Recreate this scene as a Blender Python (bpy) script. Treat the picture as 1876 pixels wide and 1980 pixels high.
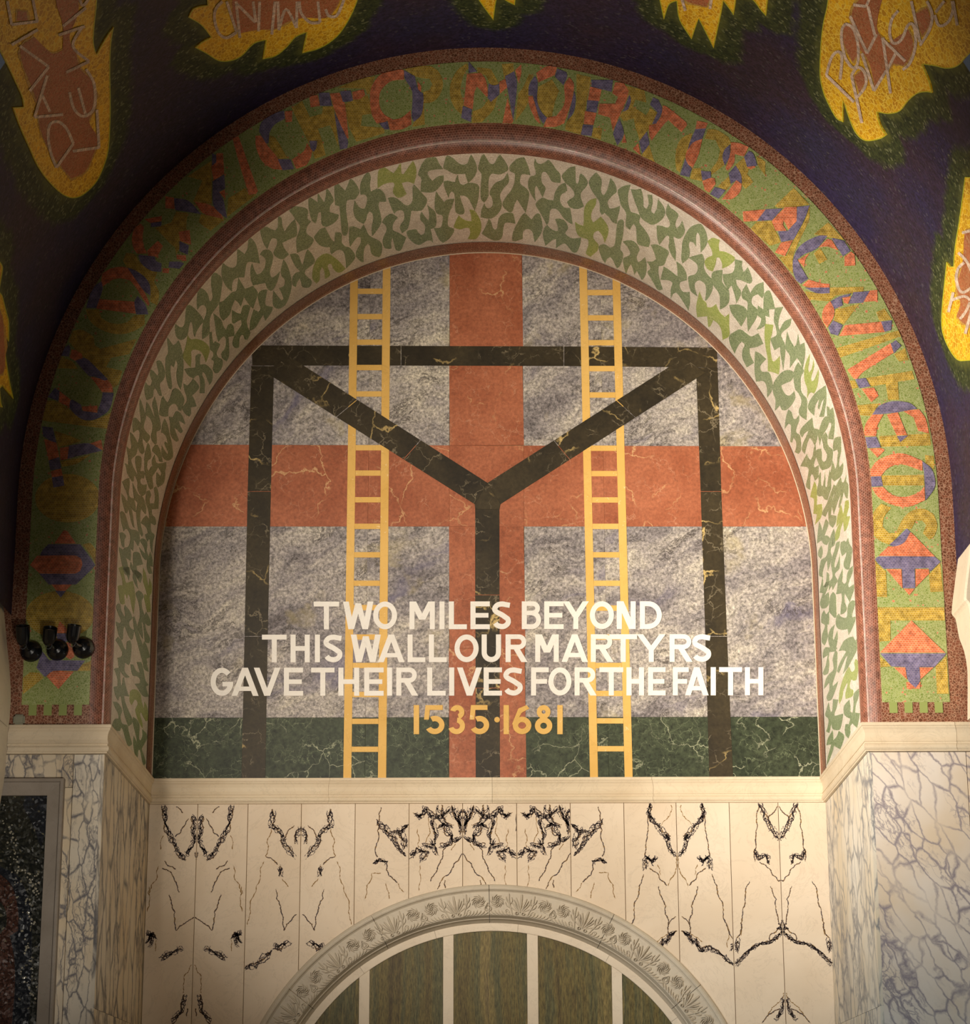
import bpy, bmesh, math, random
import numpy as np
from mathutils import Vector, Matrix
from mathutils.geometry import delaunay_2d_cdt

random.seed(7)
for o in list(bpy.data.objects):
    bpy.data.objects.remove(o)
SC = bpy.context.scene
COL = SC.collection

# ---------------------------------------------------------------- camera
CAM = (0.0163, -15.0746, -3.7722)
PITCH, YAW, ROLL, FPX, PPY = 0.27107, -0.00126, -0.002758, 4497.54, 995.5
def cam_axes():
    cy, sy = math.cos(YAW), math.sin(YAW)
    cp, sp = math.cos(PITCH), math.sin(PITCH)
    cr, sr = math.cos(ROLL), math.sin(ROLL)
    fw = Vector((sy*cp, cy*cp, sp)); rt = Vector((cy, -sy, 0)); up = rt.cross(fw)
    return cr*rt + sr*up, -sr*rt + cr*up, fw
RT, UP, FW = cam_axes()
cd = bpy.data.cameras.new('camera'); cam = bpy.data.objects.new('camera', cd); COL.objects.link(cam)
m = Matrix((RT, UP, -FW)).transposed().to_4x4(); m.translation = Vector(CAM)
cam.matrix_world = m
cd.sensor_width = 36; cd.lens = FPX*36/1980; cd.shift_y = (PPY-990)/1980
cd.clip_end = 200
SC.camera = cam

# ---------------------------------------------------------------- world, lights, exposure
w = bpy.data.worlds.new('world'); SC.world = w; w.use_nodes = True
w.node_tree.nodes['Background'].inputs[0].default_value = (0.85, 0.9, 1.0, 1)
w.node_tree.nodes['Background'].inputs[1].default_value = 0.04
def spot(name, loc, aim, watts, deg, blend, col, size):
    l = bpy.data.lights.new(name, 'SPOT'); l.energy = watts; l.spot_size = math.radians(deg); l.spot_blend = blend
    l.color = col; l.shadow_soft_size = size
    o = bpy.data.objects.new(name, l); COL.objects.link(o); o.location = loc
    o.rotation_euler = (Vector(aim)-Vector(loc)).to_track_quat('-Z', 'Y').to_euler()
    return o
def area(name, loc, aim, watts, size, col):
    l = bpy.data.lights.new(name, 'AREA'); l.energy = watts; l.size = size; l.color = col
    o = bpy.data.objects.new(name, l); COL.objects.link(o); o.location = loc
    o.rotation_euler = (Vector(aim)-Vector(loc)).to_track_quat('-Z', 'Y').to_euler()
    return o
WARM = (1.0, 0.90, 0.77)
spot('spotlight_lunette', (-2.6, -12.0, -1.0), (0.50, 0, -0.5), 5900, 32.5, 1.0, WARM, 0.30)
spot('spotlight_side', (-2.7, -5.4, -1.5), (2.7, -1.5, -0.1), 2550, 54, 1.0, (1.0, 0.91, 0.79), 0.08)
spot('spotlight_low', (-2.2, -6.2, -4.4), (2.5, -1.3, -3.3), 760, 44, 1.0, (0.82, 0.94, 1.0), 0.3)
spot('fill_vault', (-1.0, -6.0, -2.0), (1.4, -2.2, 2.6), 500, 60, 1.0, (1.0, 0.90, 0.77), 0.08)  # added fill that brightens the arch top and vault, no actual fixture
spot('fill_left_pier', (-1.2, -6.4, -2.8), (-2.75, -1.9, -2.0), 300, 36, 1.0, (1.0, 0.93, 0.82), 0.15)  # warm fill added to lift the left pier
area('fill_front', (0.5, -12.5, -2.6), (0.5, 0, 0), 22, 2.5, (1.0, 0.88, 0.72))  # weak frontal fill, added as ambient light
SC.view_settings.view_transform = 'Standard'; SC.view_settings.look = 'None'
SC.view_settings.gamma = 1; SC.view_settings.use_curve_mapping = False
SC.view_settings.exposure = 0.0

# ---------------------------------------------------------------- measuring on the surfaces
def ray(px, py):
    return FW*FPX + RT*(px-938) - UP*(py-PPY)
C0 = Vector(CAM)
def on_plane(px, py, y=0.0):
    d = ray(px, py); return C0 + d*((y-CAM[1])/d.y)
def xz(px, py, y=0.0):
    p = on_plane(px, py, y); return (p.x, p.z)
YF = -1.9445           # front face of the arch
YS = -1.8445           # where the soffit ends and the roll begins
RM = 2.2
def sof_ab(y):
    u = min(1.0, max(0.0, y/YS)); return 2.197+(2.16-2.197)*u, 2.322+(2.22-2.322)*u
def solve(px, py, ab, lo, hi):
    d = ray(px, py)
    def f(y):
        p = C0 + d*((y-CAM[1])/d.y); a, b = ab(y)
        return ((p.x/a)**2 + (max(p.z, 0)/b)**2 - 1), p
    for _ in range(44):
        mid = (lo+hi)/2
        if f(mid)[0] < 0: lo = mid
        else: hi = mid
    return f((lo+hi)/2)[1]
def arch_t(p, a, b):
    if p.z >= 0: return math.atan2(p.z/b, p.x/a)*RM
    return p.z if p.x > 0 else math.pi*RM - p.z
def arch_p(t, a, b):
    """point (x,z) and inward normal of a stilted arch at running length t"""
    if t < 0: return a, t, -1.0, 0.0
    if t > math.pi*RM: return -a, -(t-math.pi*RM), 1.0, 0.0
    ph = t/RM; c, s = math.cos(ph), math.sin(ph)
    nx, nz = -c/a, -s/b; n = math.hypot(nx, nz)
    return a*c, b*s, nx/n, nz/n
def sof_uv(px, py):
    p = solve(px, py, sof_ab, YS-0.02, 0.0)
    a, b = sof_ab(p.y); return (arch_t(p, a, b), min(1.8445, max(0.0, -p.y)))
def sof_map(t, d, off=0.0):
    a, b = sof_ab(-d); x, z, nx, nz = arch_p(t, a, b)
    return Vector((x+nx*off, -d, z+nz*off))
VA, VB = 2.745, 2.886
def vau_uv(px, py):
    p = solve(px, py, lambda y: (VA, VB), -14.0, 1.0); return (arch_t(p, VA, VB), -p.y)
def vau_map(t, d, off=0.0):
    x, z, nx, nz = arch_p(t, VA, VB); return Vector((x+nx*off, -d, z+nz*off))
def plane_map(y0):
    return lambda x, z, off=0.0: Vector((x, y0-off, z))

# ---------------------------------------------------------------- mesh helpers
def link(name, me, mat=None, parent=None):
    o = bpy.data.objects.new(name, me); COL.objects.link(o)
    if mat is not None: me.materials.append(mat)
    if parent is not None: o.parent = parent
    return o
def tag(o, label=None, cat=None, group=None, kind=None):
    if label: o['label'] = label
    if cat: o['category'] = cat
    if group: o['group'] = group
    if kind: o['kind'] = kind
    return o
def empty(name, loc, label=None, cat=None, group=None, kind=None):
    o = bpy.data.objects.new(name, None); COL.objects.link(o); o.location = loc
    o.empty_display_size = 0.1
    return tag(o, label, cat, group, kind)
def put(o, parent):
    """parent keeping world position (parents are unrotated empties or meshes at origin)"""
    o.parent = parent; o.matrix_parent_inverse = Matrix.Translation(-Vector(parent.location)); return o
def mesh(name, verts, faces, mat, parent=None, uvs=None, smooth=False):
    me = bpy.data.meshes.new(name); me.from_pydata([tuple(v) for v in verts], [], faces); me.update()
    if uvs is not None:
        l = me.uv_layers.new(name='UVMap')
        for lp in me.loops: l.data[lp.index].uv = uvs[lp.vertex_index]
    if smooth:
        for p in me.polygons: p.use_smooth = True
    o = link(name, me, mat)
    if parent is not None: put(o, parent)
    return o
def smooth_poly(P, corner=75, sub=4):
    n = len(P); out = []
    P = [Vector(p) for p in P]
    tan = []
    for i in range(n):
        a, b, c = P[i-1], P[i], P[(i+1) % n]
        u, v = b-a, c-b
        if u.length < 1e-9 or v.length < 1e-9: tan.append(None); continue
        ang = math.degrees(u.angle(v)) if True else 0
        tan.append(None if ang > corner else (c-a)*0.5)
    for i in range(n):
        p, q = P[i], P[(i+1) % n]; L = (q-p)
        m0 = tan[i]; m1 = tan[(i+1) % n]
        m0 = L*1.0 if m0 is None else m0*min(1.0, 1.2*L.length/max(1e-9, m0.length))
        m1 = L*1.0 if m1 is None else m1*min(1.0, 1.2*L.length/max(1e-9, m1.length))
        for k in range(sub):
            t = k/sub; t2, t3 = t*t, t*t*t
            out.append((2*t3-3*t2+1)*p + (t3-2*t2+t)*m0 + (-2*t3+3*t2)*q + (t3-t2)*m1)
    return [(v.x, v.y) for v in out]
def patch(name, loops, mp, off, mat, parent=None, grid=None, skirt=0.004, uvscale=1.0):
    """piece of a surface given by closed loops in surface coordinates, proud by off, with side walls down by skirt"""
    vs, es = [], []
    for lp in loops:
        k = len(vs); n = len(lp)
        vs += [Vector(p) for p in lp]; es += [(k+i, k+(i+1) % n) for i in range(n)]
    nb = len(vs)
    if grid:
        xs = [v.x for v in vs]; ys = [v.y for v in vs]
        x = min(xs)+grid/2
        while x < max(xs):
            y = min(ys)+grid/2
            while y < max(ys):
                vs.append(Vector((x, y))); y += grid*3
            x += grid
    r = delaunay_2d_cdt(vs, es, [], 2 if len(loops) > 1 else 1, 1e-6)
    V, Ed, F = r[0], r[1], r[2]
    if not F: return None
    used = sorted({i for f in F for i in f}); ix = {v: i for i, v in enumerate(used)}
    pts = [V[i] for i in used]; F = [[ix[i] for i in f] for f in F]
    top = [mp(p.x, p.y, off) for p in pts]
    n3 = (top[F[0][1]]-top[F[0][0]]).cross(top[F[0][2]]-top[F[0][0]])
    inw = mp(pts[F[0][0]].x, pts[F[0][0]].y, off+0.01)-top[F[0][0]]
    if n3.dot(inw) < 0: F = [f[::-1] for f in F]
    cnt = {}
    for f in F:
        for i in range(len(f)):
            a, b = f[i], f[(i+1) % len(f)]
            cnt[(a, b)] = 1
    bed = {}
    verts = list(top); uv = [(p.x*uvscale, p.y*uvscale) for p in pts]
    def low(i):
        if i not in bed:
            bed[i] = len(verts); verts.append(mp(pts[i].x, pts[i].y, off-skirt)); uv.append(uv[i])
        return bed[i]
    faces = list(F)
    if skirt:
        for (a, b) in cnt:
            if (b, a) not in cnt: faces.append([b, a, low(a), low(b)])
    return mesh(name, verts, faces, mat, parent, uv)
def grid_mesh(name, fn, us, vs, mat, parent=None, uvf=None, flip=False, smooth=True):
    verts, uvs, faces = [], [], []
    for u in us:
        for v in vs:
            verts.append(fn(u, v)); uvs.append(uvf(u, v) if uvf else (u, v))
    nv = len(vs)
    for i in range(len(us)-1):
        for j in range(nv-1):
            f = [i*nv+j, (i+1)*nv+j, (i+1)*nv+j+1, i*nv+j+1]
            faces.append(f[::-1] if flip else f)
    return mesh(name, verts, faces, mat, parent, uvs, smooth)
def lin(a, b, n): return [a+(b-a)*i/n for i in range(n+1)]
def box(name, lo, hi, mat, parent=None, bev=0.0):
    bm = bmesh.new(); bmesh.ops.create_cube(bm, size=1)
    for v in bm.verts:
        v.co = Vector([lo[i]+(v.co[i]+0.5)*(hi[i]-lo[i]) for i in range(3)])
    if bev: bmesh.ops.bevel(bm, geom=bm.edges[:], offset=bev, segments=2, affect='EDGES')
    bmesh.ops.recalc_face_normals(bm, faces=bm.faces)
    me = bpy.data.meshes.new(name); bm.to_mesh(me); bm.free()
    o = link(name, me, mat)
    if parent is not None: put(o, parent)
    return o
def poly_clip(P, inside, cut):
    out = []
    for i in range(len(P)):
        a, b = P[i-1], P[i]
        ia, ib = inside(a), inside(b)
        if ia != ib: out.append(cut(a, b))
        if ib: out.append(b)
    return out
def clip_line(P, A, B):
    """keep what lies left of A->B"""
    def s(p): return (B[0]-A[0])*(p[1]-A[1])-(B[1]-A[1])*(p[0]-A[0])
    def cut(a, b):
        sa, sb = s(a), s(b); t = sa/(sa-sb); return (a[0]+(b[0]-a[0])*t, a[1]+(b[1]-a[1])*t)
    return poly_clip(P, lambda p: s(p) >= 0, cut) if P else P
def clip_convex(P, Q):
    for i in range(len(Q)):
        P = clip_line(P, Q[i-1], Q[i])
        if len(P) < 3: return []
    return P
def extrude(name, P, y0, y1, mat, parent=None, bev=0.0):
    """prism of polygon P (x,z) between depths y0 (front) and y1 (back)"""
    bm = bmesh.new(); vs = [bm.verts.new((x, y0, z)) for x, z in P]
    f = bm.faces.new(vs); bm.normal_update()
    r = bmesh.ops.extrude_face_region(bm, geom=[f])
    for g in r['geom']:
        if isinstance(g, bmesh.types.BMVert): g.co.y = y1
    bmesh.ops.recalc_face_normals(bm, faces=bm.faces)
    if bev: bmesh.ops.bevel(bm, geom=[e for e in bm.edges if all(abs(v.co.y-y0) < 1e-6 for v in e.verts)], offset=bev, segments=1, affect='EDGES')
    bmesh.ops.triangulate(bm, faces=[f for f in bm.faces if len(f.verts) > 4])
    me = bpy.data.meshes.new(name); bm.to_mesh(me); bm.free()
    o = link(name, me, mat)
    if parent is not None: put(o, parent)
    return o

# ---------------------------------------------------------------- materials
class NT:
    def __init__(s, name, rough=0.4, spec=0.5):
        s.m = bpy.data.materials.new(name); s.m.use_nodes = True; s.t = s.m.node_tree
        s.b = s.t.nodes['Principled BSDF']; s.b.inputs['Roughness'].default_value = rough
        s.b.inputs['Specular IOR Level'].default_value = spec
    def n(s, typ, **k):
        nd = s.t.nodes.new('ShaderNode'+typ)
        for a, v in k.items():
            if a.startswith('i_'):
                nd.inputs[a[2:].replace('_', ' ')].default_value = v
            else: setattr(nd, a, v)
        return nd
    def l(s, a, b): s.t.links.new(a, b)
    def coord(s, kind='Object', scale=(1, 1, 1), rot=(0, 0, 0), rnd=0.0):
        tc = s.n('TexCoord'); mp = s.n('Mapping'); mp.inputs['Scale'].default_value = scale; mp.inputs['Rotation'].default_value = rot
        s.l(tc.outputs[kind], mp.inputs['Vector'])
        if rnd:
            oi = s.n('ObjectInfo'); ml = s.n('Math', operation='MULTIPLY'); ml.inputs[1].default_value = rnd
            s.l(oi.outputs['Random'], ml.inputs[0]); cb = s.n('CombineXYZ'); s.l(ml.outputs[0], cb.inputs[0]); s.l(ml.outputs[0], cb.inputs[1]); s.l(ml.outputs[0], cb.inputs[2])
            s.l(cb.outputs[0], mp.inputs['Location'])
        return mp.outputs[0]
    def noise(s, co, scale, detail=4, rough=0.55, dist=0.0):
        nd = s.n('TexNoise'); nd.inputs['Scale'].default_value = scale; nd.inputs['Detail'].default_value = detail
        nd.inputs['Roughness'].default_value = rough; nd.inputs['Distortion'].default_value = dist
        s.l(co, nd.inputs['Vector']); return nd.outputs['Fac'], nd.outputs['Color']
    def warp(s, co, scale, amt, detail=3):
        f, c = s.noise(co, scale, detail); sub = s.n('VectorMath', operation='SUBTRACT'); sub.inputs[1].default_value = (.5, .5, .5); s.l(c, sub.inputs[0])
        sc = s.n('VectorMath', operation='SCALE'); sc.inputs['Scale'].default_value = amt; s.l(sub.outputs[0], sc.inputs[0])
        ad = s.n('VectorMath', operation='ADD'); s.l(co, ad.inputs[0]); s.l(sc.outputs[0], ad.inputs[1]); return ad.outputs[0]
    def edge(s, co, scale):
        v = s.n('TexVoronoi', feature='DISTANCE_TO_EDGE'); v.inputs['Scale'].default_value = scale; s.l(co, v.inputs['Vector']); return v.outputs['Distance']
    def cell(s, co, scale):
        v = s.n('TexVoronoi', feature='F1'); v.inputs['Scale'].default_value = scale; s.l(co, v.inputs['Vector']); return v.outputs['Distance'], v.outputs['Color']
    def ramp(s, fac, stops):
        r = s.n('ValToRGB'); cr = r.color_ramp
        while len(cr.elements) < len(stops): cr.elements.new(0.5)
        for e, (p, c) in zip(cr.elements, stops):
            e.position = p; e.color = (c, c, c, 1) if isinstance(c, (int, float)) else (*c, 1)
        s.l(fac, r.inputs[0]); return r.outputs[0]
    def mix(s, fac, a, b, mode='MIX'):
        mx = s.n('Mix', data_type='RGBA', blend_type=mode)
        for sock, v in ((mx.inputs[0], fac), (mx.inputs[6], a), (mx.inputs[7], b)):
            if isinstance(v, bpy.types.NodeSocket): s.l(v, sock)
            elif isinstance(v, (int, float)): sock.default_value = v
            else: sock.default_value = (*v, 1)
        return mx.outputs[2]
    def mul(s, a, b):
        ml = s.n('Math', operation='MULTIPLY')
        for k, v in enumerate((a, b)):
            if isinstance(v, (int, float)): ml.inputs[k].default_value = v
            else: s.l(v, ml.inputs[k])
        return ml.outputs[0]
    def bump(s, h, strength=0.3, dist=0.002):
        b = s.n('Bump'); b.inputs['Strength'].default_value = strength; b.inputs['Distance'].default_value = dist
        s.l(h, b.inputs['Height']); s.l(b.outputs[0], s.b.inputs['Normal'])
    def done(s, col):
        if isinstance(col, bpy.types.NodeSocket): s.l(col, s.b.inputs['Base Color'])
        else: s.b.inputs['Base Color'].default_value = (*col, 1)
        return s.m
def tessera(name, c1, c2, mortar, bw, bh, kind='UV', rough=0.35, mw=0.09, jitter=0.0):
    """small mosaic cubes laid in courses"""
    k = NT(name, rough, 0.4); co = k.coord(kind)
    if jitter: co = k.warp(co, 6.0, jitter)
    br = k.n('TexBrick'); br.offset = 0.5; br.squash = 1
    br.inputs['Scale'].default_value = 1; br.inputs['Brick Width'].default_value = bw; br.inputs['Row Height'].default_value = bh
    br.inputs['Mortar Size'].default_value = bh*mw; br.inputs['Mortar Smooth'].default_value = 0.3; br.inputs['Bias'].default_value = 0
    br.inputs['Color1'].default_value = (*c1, 1); br.inputs['Color2'].default_value = (*c2, 1); br.inputs['Mortar'].default_value = (*mortar, 1)
    k.l(co, br.inputs['Vector'])
    f, c = k.noise(co, 30, 2); v = k.ramp(f, [(0.3, 0.65), (0.7, 1.35)])
    col = k.mix(1.0, br.outputs['Color'], v, 'MULTIPLY')
    f2, _ = k.noise(co, 3, 3); col = k.mix(1.0, col, k.ramp(f2, [(0.3, 0.85), (0.7, 1.12)]), 'MULTIPLY')
    k.bump(br.outputs['Fac'], 0.25, -0.001)
    return k.done(col)
def chips(name, c1, c2, mortar, scale, rough=0.4, edge=0.10, stretch=(1, 1, 1), fleck=None, warp=0.0):
    """irregular mosaic chips"""
    k = NT(name, rough, 0.4); co = k.coord('UV', stretch)
    if warp: co = k.warp(co, 5, warp)
    d, c = k.cell(co, scale); e = k.edge(co, scale)
    sep = k.n('SeparateColor'); k.l(c, sep.inputs[0])
    base = k.mix(sep.outputs[0], c1, c2)
    if fleck:
        base = k.mix(k.ramp(sep.outputs[1], [(0.97, 0.0), (0.98, 1.0)]), base, fleck)
    m_ = k.ramp(e, [(edge*0.4, 1.0), (edge, 0.0)])
    f2, _ = k.noise(co, 4, 3)
    base = k.mix(1.0, base, k.ramp(f2, [(0.3, 0.85), (0.7, 1.15)]), 'MULTIPLY')
    k.bump(e, 0.2, 0.002)
    return k.done(k.mix(m_, base, mortar))
M = {}
M['roll'] = tessera('red_tesserae', (0.13, 0.036, 0.016), (0.21, 0.062, 0.032), (0.36, 0.19, 0.13), 0.017, 0.013, mw=0.10, jitter=0.01)
M['border'] = chips('brown_tesserae', (0.13, 0.045, 0.02), (0.24, 0.08, 0.04), (0.42, 0.24, 0.15), 62, edge=0.09)
M['pink'] = tessera('pink_glass', (0.62, 0.33, 0.30), (0.70, 0.42, 0.38), (0.5, 0.36, 0.3), 0.09, 0.5, rough=0.12)
M['bedding'] = chips('cream_chips', (0.70, 0.62, 0.50), (0.86, 0.79, 0.68), (0.52, 0.43, 0.32), 75, edge=0.07)
M['leaf'] = chips('green_chips', (0.105, 0.16, 0.06), (0.20, 0.265, 0.11), (0.38, 0.42, 0.26), 70, edge=0.09)
M['leaf_light'] = chips('light_green_chips', (0.20, 0.28, 0.03), (0.32, 0.38, 0.07), (0.5, 0.52, 0.22), 70, edge=0.09)
M['G'] = chips('band_green', (0.20, 0.26, 0.055), (0.33, 0.37, 0.12), (0.42, 0.44, 0.2), 80, fleck=(0.6, 0.2, 0.1))
M['Y'] = tessera('band_yellow', (0.40, 0.24, 0.018), (0.52, 0.34, 0.045), (0.62, 0.48, 0.2), 0.015, 0.012, mw=0.09)
M['O'] = tessera('band_orange', (0.62, 0.13, 0.045), (0.75, 0.20, 0.08), (0.75, 0.42, 0.28), 0.017, 0.0115, mw=0.08)
M['V'] = tessera('band_violet', (0.12, 0.10, 0.20), (0.20, 0.165, 0.28), (0.34, 0.30, 0.34), 0.017, 0.011, mw=0.08)
# stones
def stone_grey():
    k = NT('grey_blue_marble', 0.5, 0.2); co = k.coord('Object', rnd=37)
    rt = k.n('Mapping'); rt.inputs['Rotation'].default_value = (0, 0.5, 0); k.l(co, rt.inputs['Vector'])
    w1 = k.warp(rt.outputs[0], 1.6, 0.55, 6)
    st = k.n('Mapping'); st.inputs['Scale'].default_value = (0.75, 1, 2.6); k.l(w1, st.inputs['Vector']); sv = st.outputs[0]
    f, _ = k.noise(sv, 1.7, 9, 0.74)
    base = k.ramp(f, [(0.32, (0.12, 0.10, 0.10)), (0.43, (0.24, 0.21, 0.205)), (0.53, (0.36, 0.315, 0.28)), (0.66, (0.50, 0.44, 0.35))])
    g, _ = k.noise(co, 48, 6, 0.8); base = k.mix(1.0, base, k.ramp(g, [(0.36, 0.35), (0.5, 0.98), (0.64, 1.7)]), 'MULTIPLY')
    v, _ = k.noise(sv, 1.5, 4); base = k.mix(k.ramp(v, [(0.60, 0.0), (0.72, 0.65)]), base, (0.13, 0.115, 0.19))
    oc, _ = k.noise(w1, 2.4, 5); base = k.mix(k.ramp(oc, [(0.60, 0.0), (0.70, 0.5)]), base, (0.42, 0.34, 0.16))
    s1, _ = k.noise(sv, 2.6, 8, 0.75, 0.4); ln = k.ramp(s1, [(0.47, 0.0), (0.50, 0.95), (0.52, 0.0)])
    s2, _ = k.noise(co, 3.2, 4); base = k.mix(k.mul(ln, k.ramp(s2, [(0.50, 0.0), (0.60, 1.0)])), base, (0.045, 0.034, 0.028))
    return k.done(base)
def stone_veined(name, c1, c2, vein, vs, th, grain, mask=(0.5, 0.62), rough=0.22, second=None, rot=0.0, stretch=(1, 1, 1), gamt=(0.7, 1.3)):
    k = NT(name, 0.5, 0.2); co = k.coord('Object', stretch, (0, rot, 0), rnd=53)
    f, _ = k.noise(co, 2.2, 7, 0.62, 0.3); base = k.mix(k.ramp(f, [(0.35, 0.0), (0.65, 1.0)]), c1, c2)
    g, _ = k.noise(co, grain, 5, 0.7); base = k.mix(1.0, base, k.ramp(g, [(0.3, gamt[0]), (0.7, gamt[1])]), 'MULTIPLY')
    w1 = k.warp(co, 4.0, 0.35, 6)
    e = k.edge(w1, vs); mk, _ = k.noise(co, 3.0, 3)
    base = k.mix(k.mul(k.ramp(e, [(0.0, 1.0), (th, 0.0)]), k.ramp(mk, [(mask[0], 0.0), (mask[1], 1.0)])), base, vein)
    w2 = k.warp(co, 9.0, 0.16, 5); e2 = k.edge(w2, vs*3.3); mk2, _ = k.noise(co, 7.0, 3)
    base = k.mix(k.mul(k.ramp(e2, [(0.0, 0.8), (th*1.4, 0.0)]), k.ramp(mk2, [(mask[0]-0.02, 0.0), (mask[1], 0.8)])), base, second or vein)
    return k.done(base)
def stone_plain(name, c1, c2, rough=0.3, scale=1.5, speck=None):
    k = NT(name, 0.55, 0.2); co = k.coord('Object', rnd=11)
    f, _ = k.noise(co, scale, 5, 0.6, 0.4); base = k.mix(k.ramp(f, [(0.3, 0.0), (0.7, 1.0)]), c1, c2)
    if speck:
        s, _ = k.noise(co, 34, 2, 0.5, 1.0); base = k.mix(k.ramp(s, [(0.68, 0.0), (0.74, 0.6)]), base, speck)
    h, _ = k.noise(co, 3.2, 6, 0.7, 1.6)
    base = k.mix(k.ramp(h, [(0.485, 0.0), (0.5, 0.22), (0.515, 0.0)]), base, tuple(0.55*c for c in c1))
    return k.done(base)
def arabescato(name, stretch, rot, light, dark, scale, th=0.075):
    k = NT(name, 0.5, 0.2); co = k.coord('Object', (1, 1, 1), (0, 0, 0), rnd=19)
    rt = k.n('Mapping'); rt.inputs['Rotation'].default_value = rot; k.l(co, rt.inputs['Vector'])
    w0 = k.warp(rt.outputs[0], 5.0, 0.10, 6)
    st = k.n('Mapping'); st.inputs['Scale'].default_value = stretch; k.l(w0, st.inputs['Vector'])
    f, _ = k.noise(co, 1.6, 4); base = k.mix(k.ramp(f, [(0.35, 0.0), (0.65, 1.0)]), light, tuple(c*q for c, q in zip(light, (0.93, 0.84, 0.70))))
    e = k.edge(st.outputs[0], scale); mk, _ = k.noise(st.outputs[0], scale*0.45, 4, 0.6)
    base = k.mix(k.mul(k.ramp(e, [(0.0, 1.0), (th, 0.0)]), k.ramp(mk, [(0.34, 0.25), (0.52, 1.0)])), base, dark)
    w2 = k.warp(st.outputs[0], 14, 0.10, 4); e2 = k.edge(w2, scale*2.6)
    base = k.mix(k.mul(k.ramp(e2, [(0.0, 0.85), (0.12, 0.0)]), k.ramp(mk, [(0.52, 0.0), (0.62, 1.0)])), base, dark)
    sm, _ = k.noise(w2, 4, 5, 0.7); base = k.mix(k.mul(k.ramp(sm, [(0.52, 0.0), (0.66, 0.55)]), k.ramp(mk, [(0.45, 0.0), (0.6, 1.0)])), base, dark)
    return k.done(base)
def cipollino():
    k = NT('green_banded_marble', 0.5, 0.2); co = k.coord('Object', (1, 1, 1), rnd=9)
    w1 = k.warp(co, 1.2, 0.12, 4)
    mp = k.n('Mapping'); mp.inputs['Scale'].default_value = (9, 9, 0.25); k.l(w1, mp.inputs['Vector'])
    f, _ = k.noise(mp.outputs[0], 1.0, 5, 0.6); base = k.ramp(f, [(0.3, (0.060, 0.040, 0.014)), (0.43, (0.125, 0.095, 0.028)), (0.52, (0.075, 0.072, 0.030)), (0.63, (0.18, 0.135, 0.045)), (0.75, (0.11, 0.08, 0.038))])
    mp2 = k.n('Mapping'); mp2.inputs['Scale'].default_value = (30, 30, 5); k.l(co, mp2.inputs['Vector'])
    g, _ = k.noise(mp2.outputs[0], 4.0, 4, 0.7); base = k.mix(1.0, base, k.ramp(g, [(0.35, 0.55), (0.65, 1.6)]), 'MULTIPLY')
    return k.done(base)
M['grey'] = stone_grey()
M['red'] = stone_veined('rust_red_marble', (0.29, 0.082, 0.036), (0.42, 0.14, 0.068), (0.62, 0.36, 0.17), 2.8, 0.016, 45, (0.50, 0.60), second=(0.55, 0.27, 0.16))
M['black'] = stone_veined('black_gold_marble', (0.022, 0.016, 0.008), (0.05, 0.036, 0.016), (0.62, 0.44, 0.17), 2.6, 0.022, 40, (0.50, 0.62), second=(0.30, 0.24, 0.15))
M['green'] = stone_veined('dark_green_marble', (0.024, 0.031, 0.015), (0.044, 0.053, 0.027), (0.40, 0.40, 0.26), 5.0, 0.02, 30, (0.46, 0.56), second=(0.24, 0.27, 0.15), gamt=(0.35, 1.8))
M['gold'] = stone_plain('yellow_marble', (0.68, 0.39, 0.09), (0.78, 0.48, 0.14), 0.25, 2.0, speck=(0.85, 0.66, 0.36))
M['white'] = stone_plain('white_letter_marble', (0.80, 0.74, 0.66), (0.85, 0.80, 0.73), 0.3, 3)
M['ledge'] = stone_plain('cream_moulding_marble', (0.62, 0.49, 0.33), (0.74, 0.62, 0.45), 0.3, 1.6)
M['panel'] = stone_plain('cream_panel_marble', (0.66, 0.52, 0.37), (0.77, 0.64, 0.49), 0.22, 1.1)
M['carving'] = stone_plain('carved_marble', (0.50, 0.43, 0.33), (0.60, 0.53, 0.42), 0.5, 2.4)
M['ring'] = stone_plain('pale_ring_marble', (0.68, 0.57, 0.43), (0.76, 0.66, 0.52), 0.3, 2.0)
M['arch'] = stone_plain('cream_arch_stone', (0.66, 0.55, 0.40), (0.76, 0.66, 0.50), 0.4, 2.0)
M['ara_left'] = arabescato('veined_marble_upright', (1, 1, 0.30), (0, 0.06, 0), (0.70, 0.62, 0.50), (0.14, 0.13, 0.14), 17.0)
M['ara_right'] = arabescato('veined_marble_slanting', (1, 1, 0.38), (0, 0.55, 0), (0.74, 0.65, 0.56), (0.27, 0.225, 0.24), 12.0)
M['ara_reveal'] = arabescato('veined_marble_reveal', (1, 0.45, 0.16), (0, 0, 0), (0.68, 0.60, 0.48), (0.13, 0.12, 0.12), 14.0, 0.12)
M['ara_reveal2'] = arabescato('veined_marble_reveal_pale', (1, 0.45, 0.26), (0.35, 0, 0), (0.73, 0.67, 0.57), (0.24, 0.23, 0.23), 13.0, 0.09)
M['cipollino'] = cipollino()
M['vein_dark'] = NT('dark_veins', 0.7, 0.1).done((0.075, 0.055, 0.06))
M['vein_ochre'] = NT('ochre_veins', 0.7, 0.1).done((0.26, 0.15, 0.05))
M['joint'] = NT('joint_cement', 0.8).done((0.30, 0.20, 0.09))
M['frame'] = stone_plain('grey_frame_stone', (0.26, 0.215, 0.17), (0.32, 0.27, 0.22), 0.35, 5)
M['metal'] = NT('black_enamel', 0.22, 0.6).done((0.008, 0.008, 0.009))
M['steel'] = NT('grey_steel', 0.35, 0.6).done((0.10, 0.11, 0.12))
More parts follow.
